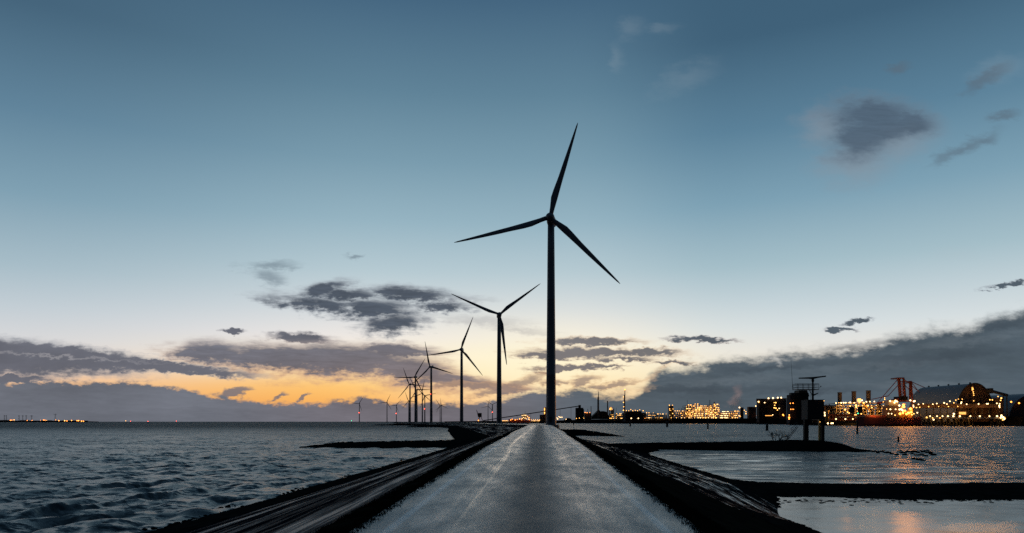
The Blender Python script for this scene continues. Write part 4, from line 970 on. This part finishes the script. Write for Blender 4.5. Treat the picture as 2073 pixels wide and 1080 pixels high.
mb.tube(P(1750,840.8,Y-.2), P(1868,840.8,Y-.2), .12, .12, 4); mb.build('railing', M['white'], t_)
lamps(t_, [(1802,812.5),(1813,811.8),(1816,813.5),(1811,815.5)], Y-1, 1.4, 'l_white')
lamps(t_, [(1820.5,821.5),(1824.5,828.8),(1821,829.5),(1827,831)], Y-1, 1.7, 'l_white')
lamps(t_, [(1829,820),(1829.5,824),(1832,832),(1840,836.5),(1828,836.5),(1822,838),(1843.5,828),(1845,835),(1835,839)], Y-1, 1.9, 'l_orange')
lamps(t_, [(1849,821),(1849.5,824),(1857,836),(1813,829),(1802.5,829),(1798.7,837.8),(1805,838)], Y-1, 1.1, 'l_white'); lamps(t_, [(1855,825.7),(1795,828.5),(1812,841),(1850,838)], Y-1, .9, 'l_warm')
glowl(t_, [(1812,806),(1832,822),(1850,830),(1770,834)], Y+1, 8e3)
boost_lamps(t_, [(1828,834),(1838,836),(1846,840)], Y-3, .8)
def streak_spot(root, px, py, Y, P_, col=(1,.34,.05)):  # added spot, aimed over the water to lay orange streaks on it
    l_ = bpy.data.lights.new('lamp_and_fill', 'SPOT'); l_.energy = P_*.5; l_.shadow_soft_size = .8; l_.spot_size = R(30); l_.spot_blend = .6; l_.color = col
    o_ = bpy.data.objects.new('lamp_and_fill', l_); COL.objects.link(o_); p_ = P(px, py, Y)
    o_.parent = root; o_.location = p_-root.location; o_.rotation_euler = (Vector((p_.x*.12, 90, 0))-p_).to_track_quat('-Z', 'Y').to_euler()
for px, e in ((1919,3e5),(1943,2e5),(1964.5,1.6e5),(1983.5,2.6e5),(2003,2.4e5),(2030,5e5)): streak_spot(JET, px, 841.5, 932, e*2.2, (1,.40,.07))
for px, py, e in ((1829,832,7e5),(1838,834,7e5),(1846,836,5e5),(1868,838,3e5),(1735,838,.6e5),(1719,838,.6e5)): streak_spot(t_, px, py, Y-5, e)
# ore plant with three stacks, tanks and quay in front
Y = 1120
t_ = plant(1693, 1800, 815.5, 846, Y, 'orange lit plant under three short thick stacks, left of the ship unloader', 5, 14, 60, depth=50, lr=.9, seed=21, cat='plant')
for px, yt, w in ((1700,795,3.3),(1728.5,792.8,3.4),(1758,791.2,3.6)):
    s_ = pole_p(t_, 'stack', px, yt, 816, Y+20, w, 'stack', w, 16)
    x_ = P(px,0,Y+20).x; MB().lathe(x_, Y+20, [(w+.25,P(0,yt+1.2,Y+20).z),(w+.45,P(0,yt-.3,Y+20).z)], 16).build('rim', M['dark'], t_)
lamps(t_, [(1692.5,816.5),(1703,816),(1708,815.8),(1712,815.7),(1721,815.3),(1730,815.8),(1745,811),(1761,813.5),(1770,813.3),(1754,813.7)], Y-6, 1.3, 'l_white')
lamps(t_, [(1738.5,809),(1741,813.5),(1748.5,816),(1733,821),(1721,822.5),(1757,821.8),(1733.5,824.5),(1765,825.5),(1711,829.7)], Y-6, 1.5, 'l_warm')
bxp(t_, 'lit_cabin', 1738, 1743, 807.5, 813.5, Y-3, 5, 'l_glow'); MB().tube(P(1745,815,Y-3), P(1762,833,Y-3), 1.3, 1.3, 4).build('conveyor', M['yellow'], t_)
glowl(t_, [(1712,824),(1750,822),(1776,826),(1738,838)], Y-14, 2e4)
for px, lab in ((1727,'left one of two black round tanks in front of the orange lit plant'),(1744,'right one of two black round tanks in front of the orange lit plant')):
    k_ = thing('storage_tank', px, 1060, 8, lab, 'tank'); x_ = P(px,0,1060).x
    MB().lathe(x_, 1064, [(3.7,6),(3.7,26),(2.6,28.3),(.3,29.3)], 18).build('shell', M['wall_dark'], k_, True)
t_ = thing('factory', 1680, 1150, 8, 'low dark shed between the radar station and the orange lit plant', 'factory')
bxp(t_, 'wall', 1664, 1694, 821.5, 846, 1150, 50, 'gable', 5); bxp(t_, 'roof', 1663.5, 1694.5, 820.6, 821.3, 1149, 52, 'dark')
lamps(t_, [(1669,836),(1670,841.3)], 1140, 1.7, 'l_white')
t_ = thing('silo', 1675, 1120, 8, 'small olive lit silo beside the radar station', 'silo'); x_ = P(1675,0,1120).x
MB().lathe(x_, 1120, [(2.9,5),(2.9,P(0,832,1120).z),(2.2,P(0,830.5,1120).z)], 14).build('shell', M['yellow'], t_, True)
t_ = thing('berth', 1720, 1040, 3, 'low reddish berth with a roofed walkway and evenly spaced lamps left of the ship', 'berth')
bxp(t_, 'deck', 1658, 1800, 852.5, 857, 1040, 14, 'wall_dark'); bxp(t_, 'walkway_roof', 1676, 1745, 837.5, 838.6, 1042, 12, 'concrete'); bxp(t_, 'roof_edge', 1702, 1800, 843.6, 845, 1041, 10, 'concrete')
bxp(t_, 'wall', 1676, 1745, 839, 843.4, 1046, 4, 'rust'); bxp(t_, 'wall', 1680, 1800, 845.6, 852, 1050, 3, 'rust')
mb = MB()
for px in np.arange(1682, 1800, 2.6): mb.tube(P(px,852.5,1041), P(px,848.5,1041), .18, .18, 4)
mb.build('railing', M['rust'], t_)
for px in (1692.5,1711.5,1726.5,1741,1762.5): lamp(t_, P(px,848.8,1037), 1.45, M['l_white'])
lamps(t_, [(1733.5,840.3),(1731,840.3),(1743.5,838.3),(1719,836.8),(1716,834.8)], 1038, 1., 'l_warm'); lamp(t_, P(1737,837.3,1036), 1.2, M['l_green'], 'green_lamp')
lamps(t_, [(1676,857.5),(1683,857.4),(1686,857.2)], 1034, 1.4, 'l_white')
# near pair of leading beacons in the water
def post(px, yt, yb, r, label, topmark=False, arm=False):
    Yp = CAMZ*F/(yb-854); o = thing('mooring_post', px, Yp, 0, label, 'post'); a = P(px, yb, Yp); b_ = P(px, yt, Yp)
    MB().tube((a.x, Yp, -1.5), (a.x, Yp, b_.z), r, r*.9, 10).build('pile', M['timber'], o)
    MB().tube((a.x, Yp, b_.z), (a.x, Yp, b_.z+r*.7), r*1.15, r*.6, 10).build('cap', M['dark'], o)
post(1161, 856, 861.5, .9, 'dark post in the water right behind the nearest turbine'); post(1275.7, 855.5, 863.5, 1., 'dark post in the harbour water below the warehouse lamps')
post(1350.5, 855, 864.5, 1.4, 'thick dark post in the harbour water below the pipe rack'); post(1433, 850, 868.5, .7, 'thin tall post in the harbour water below the refinery blocks')
post(1552.8, 860, 872, .95, 'short thick post in the water left of the bush'); post(1735.5, 853, 878.5, .45, 'slim tall post in the water in front of the berth'); post(1818.5, 885, 894.5, .28, 'stubby post alone in the water below the moored ship')
post(1047.5, 854.3, 858.5, 1.4, 'small post in the far water left of the nearest turbine'); post(1069, 854, 859.5, 1.2, 'small post in the far water close left of the nearest turbine')

# ---- radar station on the island
Yr = 150.; sr = F/Yr
t_ = thing('radar_station', 1645, Yr, 1.5, 'black radar cabin on thick legs with railed platform and long flat antenna', 'radar station')
bxp(t_, 'cabin', 1635, 1668.5, 810.5, 849.5, Yr, 3.2, 'cabin'); bxp(t_, 'roof_edge', 1634.5, 1669, 809.4, 810.3, Yr-.1, 3.4, 'dark')
gz = 1.2
def rl(px, w, y_, m='timber', nm='leg'):
    x = P(px,0,y_).x; return MB().box(x-w/2, x+w/2, y_-w/2, y_+w/2, gz-.6, P(0,849.7,Yr).z).build(nm, M[m], t_)
rl(1631, .8, Yr+1.2); rl(1665.2, .62, Yr+.7); rl(1659.5, .5, Yr+3.5, 'yellow'); rl(1634, .5, Yr+3.6)
x0_, x1_ = P(1616.5,0,Yr).x, P(1660.5,0,Yr).x; zp = P(0,788,Yr).z
MB().box(x0_, x1_, Yr+.6, Yr+3., zp-.12, zp).build('platform', M['grate'], t_)
mb = MB()
for h in (.45, .95, 1.2):
    mb.tube((x0_, Yr+.65, zp+h), (x1_, Yr+.65, zp+h), .035, .035, 5).tube((x0_, Yr+2.95, zp+h), (x1_, Yr+2.95, zp+h), .035, .035, 5)
    for xx in (x0_, x1_): mb.tube((xx, Yr+.65, zp+h), (xx, Yr+2.95, zp+h), .035, .035, 5)
for k in range(5):
    xx = x0_+(x1_-x0_)*k/4
    for yv in (Yr+.65, Yr+2.95): mb.tube((xx, yv, zp), (xx, yv, zp+1.2), .04, .04, 5)
mb.build('railing', M['grate'], t_)
xm = P(1652.8,0,Yr).x
MB().tube((xm, Yr+1.8, P(0,811,Yr).z), (xm, Yr+1.8, P(0,773,Yr).z), .24, .17, 10).build('mast', M['dark'], t_)
MB().lathe(xm, Yr+1.8, [(.16,P(0,774,Yr).z),(.28,P(0,771,Yr).z),(.28,P(0,768,Yr).z),(.12,P(0,765.5,Yr).z)], 12).build('rotor_housing', M['dark'], t_)
za = P(0,763,Yr).z; A = MB()
pa = [(P(1625,0,Yr).x, P(0,763.5,Yr).z),(P(1645,0,Yr).x, P(0,764.6,Yr).z),(xm, P(0,766.3,Yr).z),(P(1660,0,Yr).x, P(0,764.5,Yr).z),(P(1679,0,Yr).x, P(0,761.8,Yr).z),(P(1679,0,Yr).x, P(0,759.8,Yr).z),(xm, P(0,762.2,Yr).z),(P(1624.5,0,Yr).x, P(0,765.8,Yr).z-.1)]
pa = [(P(1624.5,0,Yr).x, P(0,766,Yr).z),(P(1645,0,Yr).x, P(0,766.2,Yr).z),(xm, P(0,767.2,Yr).z),(P(1662,0,Yr).x, P(0,764.8,Yr).z),(P(1679,0,Yr).x, P(0,762.2,Yr).z),(P(1679,0,Yr).x, P(0,759.8,Yr).z),(xm, P(0,762.6,Yr).z),(P(1624.5,0,Yr).x, P(0,764,Yr).z)]
A.prism(pa, Yr+1.55, Yr+2.05); A.build('antenna', M['dark'], t_)
MB().prism([(xm+.2, P(0,798,Yr).z),(P(1663.5,0,Yr).x, P(0,795,Yr).z),(P(1662,0,Yr).x, P(0,797,Yr).z),(xm+.2, P(0,801,Yr).z)][::-1], Yr+1.5, Yr+2.1).build('bracket', M['dark'], t_)
MB().tube((xm-.1, Yr+1.8, P(0,803,Yr).z), (P(1649.5,0,Yr).x, Yr+1.8, P(0,796,Yr).z), .06, .06, 6).tube((P(1649.5,0,Yr).x, Yr+1.8, P(0,796,Yr).z), (P(1645.5,0,Yr).x, Yr+1.8, P(0,789.2,Yr).z), .06, .06, 6).build('strut', M['dark'], t_)
mb = MB(); xl = P(1645,0,Yr).x
for dx_ in (-.22, .22): mb.tube((xl+dx_, Yr+.7, P(0,810,Yr).z), (xl+dx_, Yr+.7, zp), .03, .03, 5)
for k in range(8): z = P(0,808.5-k*2.5,Yr).z; mb.tube((xl-.22, Yr+.7, z), (xl+.22, Yr+.7, z), .025, .025, 5)
mb.build('ladder', M['grate'], t_)
xw = P(1611.5,0,Yr).x
MB().tube((P(1612.5,0,Yr).x, Yr+2, zp-.2), (P(1608.8,0,Yr).x, Yr+2, P(0,727,Yr).z), .045, .018, 6).tube((x0_, Yr+2, zp+.1), (P(1612.3,0,Yr).x, Yr+2, zp+.1), .03, .03, 5).build('whip_antenna', M['dark'], t_)
MB().lathe(P(1665.8,0,Yr).x, Yr+1., [(.03,P(0,784,Yr).z),(.11,P(0,783,Yr).z),(.11,P(0,781.6,Yr).z),(.03,P(0,781,Yr).z)], 8).tube((x1_, Yr+1, zp+.2), (P(1665.8,0,Yr).x, Yr+1, P(0,783.5,Yr).z), .02, .02, 4).build('sensor', M['dark'], t_)
MB().box(P(1600,0,Yr).x, P(1621,0,Yr).x, Yr+1.4, Yr+2.4, P(0,850.8,Yr).z, P(0,850,Yr).z).build('landing', M['grate'], t_)
mb = MB(); a, b_ = P(1599,889,Yr), P(1621.5,864,Yr)
for yv in (1.4, 2.3):
    mb.tube((a.x, Yr+yv, a.z-.4), (b_.x, Yr+yv, b_.z), .07, .07, 5)
    mb.tube((a.x, Yr+yv, a.z+.6), (b_.x, Yr+yv, b_.z+1.0), .03, .03, 5).tube((a.x, Yr+yv, a.z-.3), (a.x, Yr+yv, a.z+.6), .03, .03, 5).tube(((a.x+b_.x)/2, Yr+yv, (a.z+b_.z)/2), ((a.x+b_.x)/2, Yr+yv, (a.z+b_.z)/2+.9), .03, .03, 5)
for k in range(11):
    f = k/11; mb.box(a.x+(b_.x-a.x)*f-.02, a.x+(b_.x-a.x)*f+.24, Yr+1.42, Yr+2.28, a.z-.3+(b_.z-a.z+.3)*f, a.z-.26+(b_.z-a.z+.3)*f)
mb.build('stair', M['grate'], t_)
lamp(t_, P(1668.2,812,Yr-.3), .10, M['l_warm']); MB().box(P(1655,0,Yr).x, P(1664,0,Yr).x, Yr+2.4, Yr+2.6, P(0,855.5,Yr).z, P(0,851.,Yr).z).build('lamp_box', M['yellow'], t_)
lamp(t_, P(1660,854.5,Yr+2.2), .10, M['l_warm'])

# bush
bx_, by_ = P(1571,0,152).x, 152.
t_ = empty('bush', (bx_, by_, 1.3)); tag(t_, 'leafless bush on the island left of the radar cabin', 'bush')
V_ = MB(); r_ = random.Random(4)
def br_(p, d, l, r, n):
    e = p+d*l; V_.tube(p, e, r, r*.7, 4, False)
    if n == 0: return
    for _ in range(3 if n > 1 else 4): br_(e, (d+Vector((r_.gauss(0,.38), r_.gauss(0,.38), r_.gauss(.05,.25)))).normalized(), l*r_.uniform(.6,.85), r*.62, n-1)
for k in range(6):
    a = r_.uniform(0, 6.28); br_(Vector((bx_+r_.gauss(0,.15), by_+r_.gauss(0,.15), 1.1)), Vector((math.cos(a)*.7, math.sin(a)*.7, 1)).normalized(), r_.uniform(.95,1.25), .075, 3)
V_.build('branches', M['twig'], t_)

# rocks lying in the shallow water off the island
def rock_mesh(seed):
    import bmesh
    me = bpy.data.meshes.new('rock'); b_ = bmesh.new(); bmesh.ops.create_icosphere(b_, subdivisions=2, radius=1); rr = random.Random(seed)
    o1 = Vector((rr.uniform(-9,9), rr.uniform(-9,9), rr.uniform(-9,9)))
    from mathutils import noise as mn
    for v in b_.verts: v.co *= 1+.45*mn.noise(v.co*1.1+o1)+.15*mn.noise(v.co*2.7+o1)
    for v in b_.verts: v.co.z *= .55
    b_.to_mesh(me); b_.free(); me.materials.append(M['basalt']); return me
RM = [rock_mesh(k) for k in range(5)]
rp = [(1768,916),(1772,913.5),(1777,918),(1784,915),(1797,917.5),(1822,914.5),(1828,917.5),(1836,914.6),(1843,916.3),(1851,914.8),(1858,916.8),(1864,913.6),(1870,915.4),(1876,912.6),(1880,917),(1847,920),(1857,922.5),(1866,921),(1874,924),(1884,919.5),(1852,930),(1861,931.5),(1869,933),(1789,913.2),(1806,919.6),(1815,921.2),(1832,921.5),(1890,921.8)]
for k, (px, py) in enumerate(rp):
    Yk = CAMZ*F/(py-854); o = bpy.data.objects.new('rock', RM[k % 5]); COL.objects.link(o)
    o.location = (P(px,0,Yk).x, Yk, .05); sz = rnd.uniform(.22,.5); o.scale = (sz*1.6, sz*1.2, sz); o.rotation_euler = (0,0,rnd.uniform(0,6))
    tag(o, 'small black rock breaking the water surface off the tip of the island', 'rock', 'rocks in the shallow water off the island')
def rubble(name, n, fx, label, smin, smax):
    V_, F_ = [], []; base_ = [np.array([tuple(v.co) for v in m_.vertices]) for m_ in RM]; fcs = [np.array([tuple(p.vertices) for p in m_.polygons]) for m_ in RM]; off = 0
    for _ in range(n):
        x, y, z = fx(); k = rnd.randrange(5); s_ = rnd.uniform(smin, smax); a = rnd.uniform(0, 6.28); c0, s0 = math.cos(a), math.sin(a)
        b_ = base_[k]*s_*np.array([1.3,1,1]); V_.append(np.stack([b_[:,0]*c0-b_[:,1]*s0+x, b_[:,0]*s0+b_[:,1]*c0+y, b_[:,2]+z], -1)); F_.append(fcs[k]+off); off += len(b_)
    o = from_np(name, np.concatenate(V_), np.concatenate(F_), M['basalt'], kind='stuff', smooth=False); tag(o, label, 'rubble'); return o
def f1():
    x = 16+50*rnd.random(); y = 52.3+(.8*math.sin(x/5))+rnd.gauss(0,.8); return x, y-.5*max(0,(x-30)/20), 0
rubble('rubble', 700, f1, 'black stone rubble in the shallows along the near spit', .05, .2)
def f2():
    y = 14+rnd.random()**1.5*130; s_ = -20.6+rnd.gauss(0,.6); return float(smooth_cx(y))+s_, y, .02
rubble('rubble', 900, f2, 'loose black stones at the waterline of the left dyke slope', .05, .17)

# steam
t_ = bpy.data.materials.new('steam'); t_.use_nodes = True; q_ = NT(t_.node_tree); q_.n.remove(q_.n['Principled BSDF'])
pv_ = q_.new('ShaderNodeVolumePrincipled'); pv_.inputs['Color'].default_value = (.9,.85,.85,1)
tc = q_.new('ShaderNodeTexCoord'); nn = q_.noise(tc.outputs['Object'], 2.2, 4, .6)
ln = q_.new('ShaderNodeVectorMath', operation='LENGTH'); q_.put(ln.inputs[0], tc.outputs['Object'])
q_.put(pv_.inputs['Density'], q_.m('MULTIPLY', q_.m('MULTIPLY', q_.ss(ln.outputs['Value'], 1., .2), q_.ss(nn, .35, .65)), .03))
q_.l.new(pv_.outputs[0], q_.n['Material Output'].inputs['Volume']); t_.cycles.volume_step_rate = 1
import bmesh
me = bpy.data.meshes.new('steam_plume'); b_ = bmesh.new(); bmesh.ops.create_icosphere(b_, subdivisions=3, radius=1); b_.to_mesh(me); b_.free(); me.materials.append(t_)
o = bpy.data.objects.new('steam_plume', me); COL.objects.link(o); o.location = P(1490,816,2140); o.scale = (26, 22, 38); o.rotation_euler = (0, R(18), 0)
tag(o, 'pale pinkish steam drifting above the low golden lit unit', 'steam', kind='stuff')
print('p3 done')
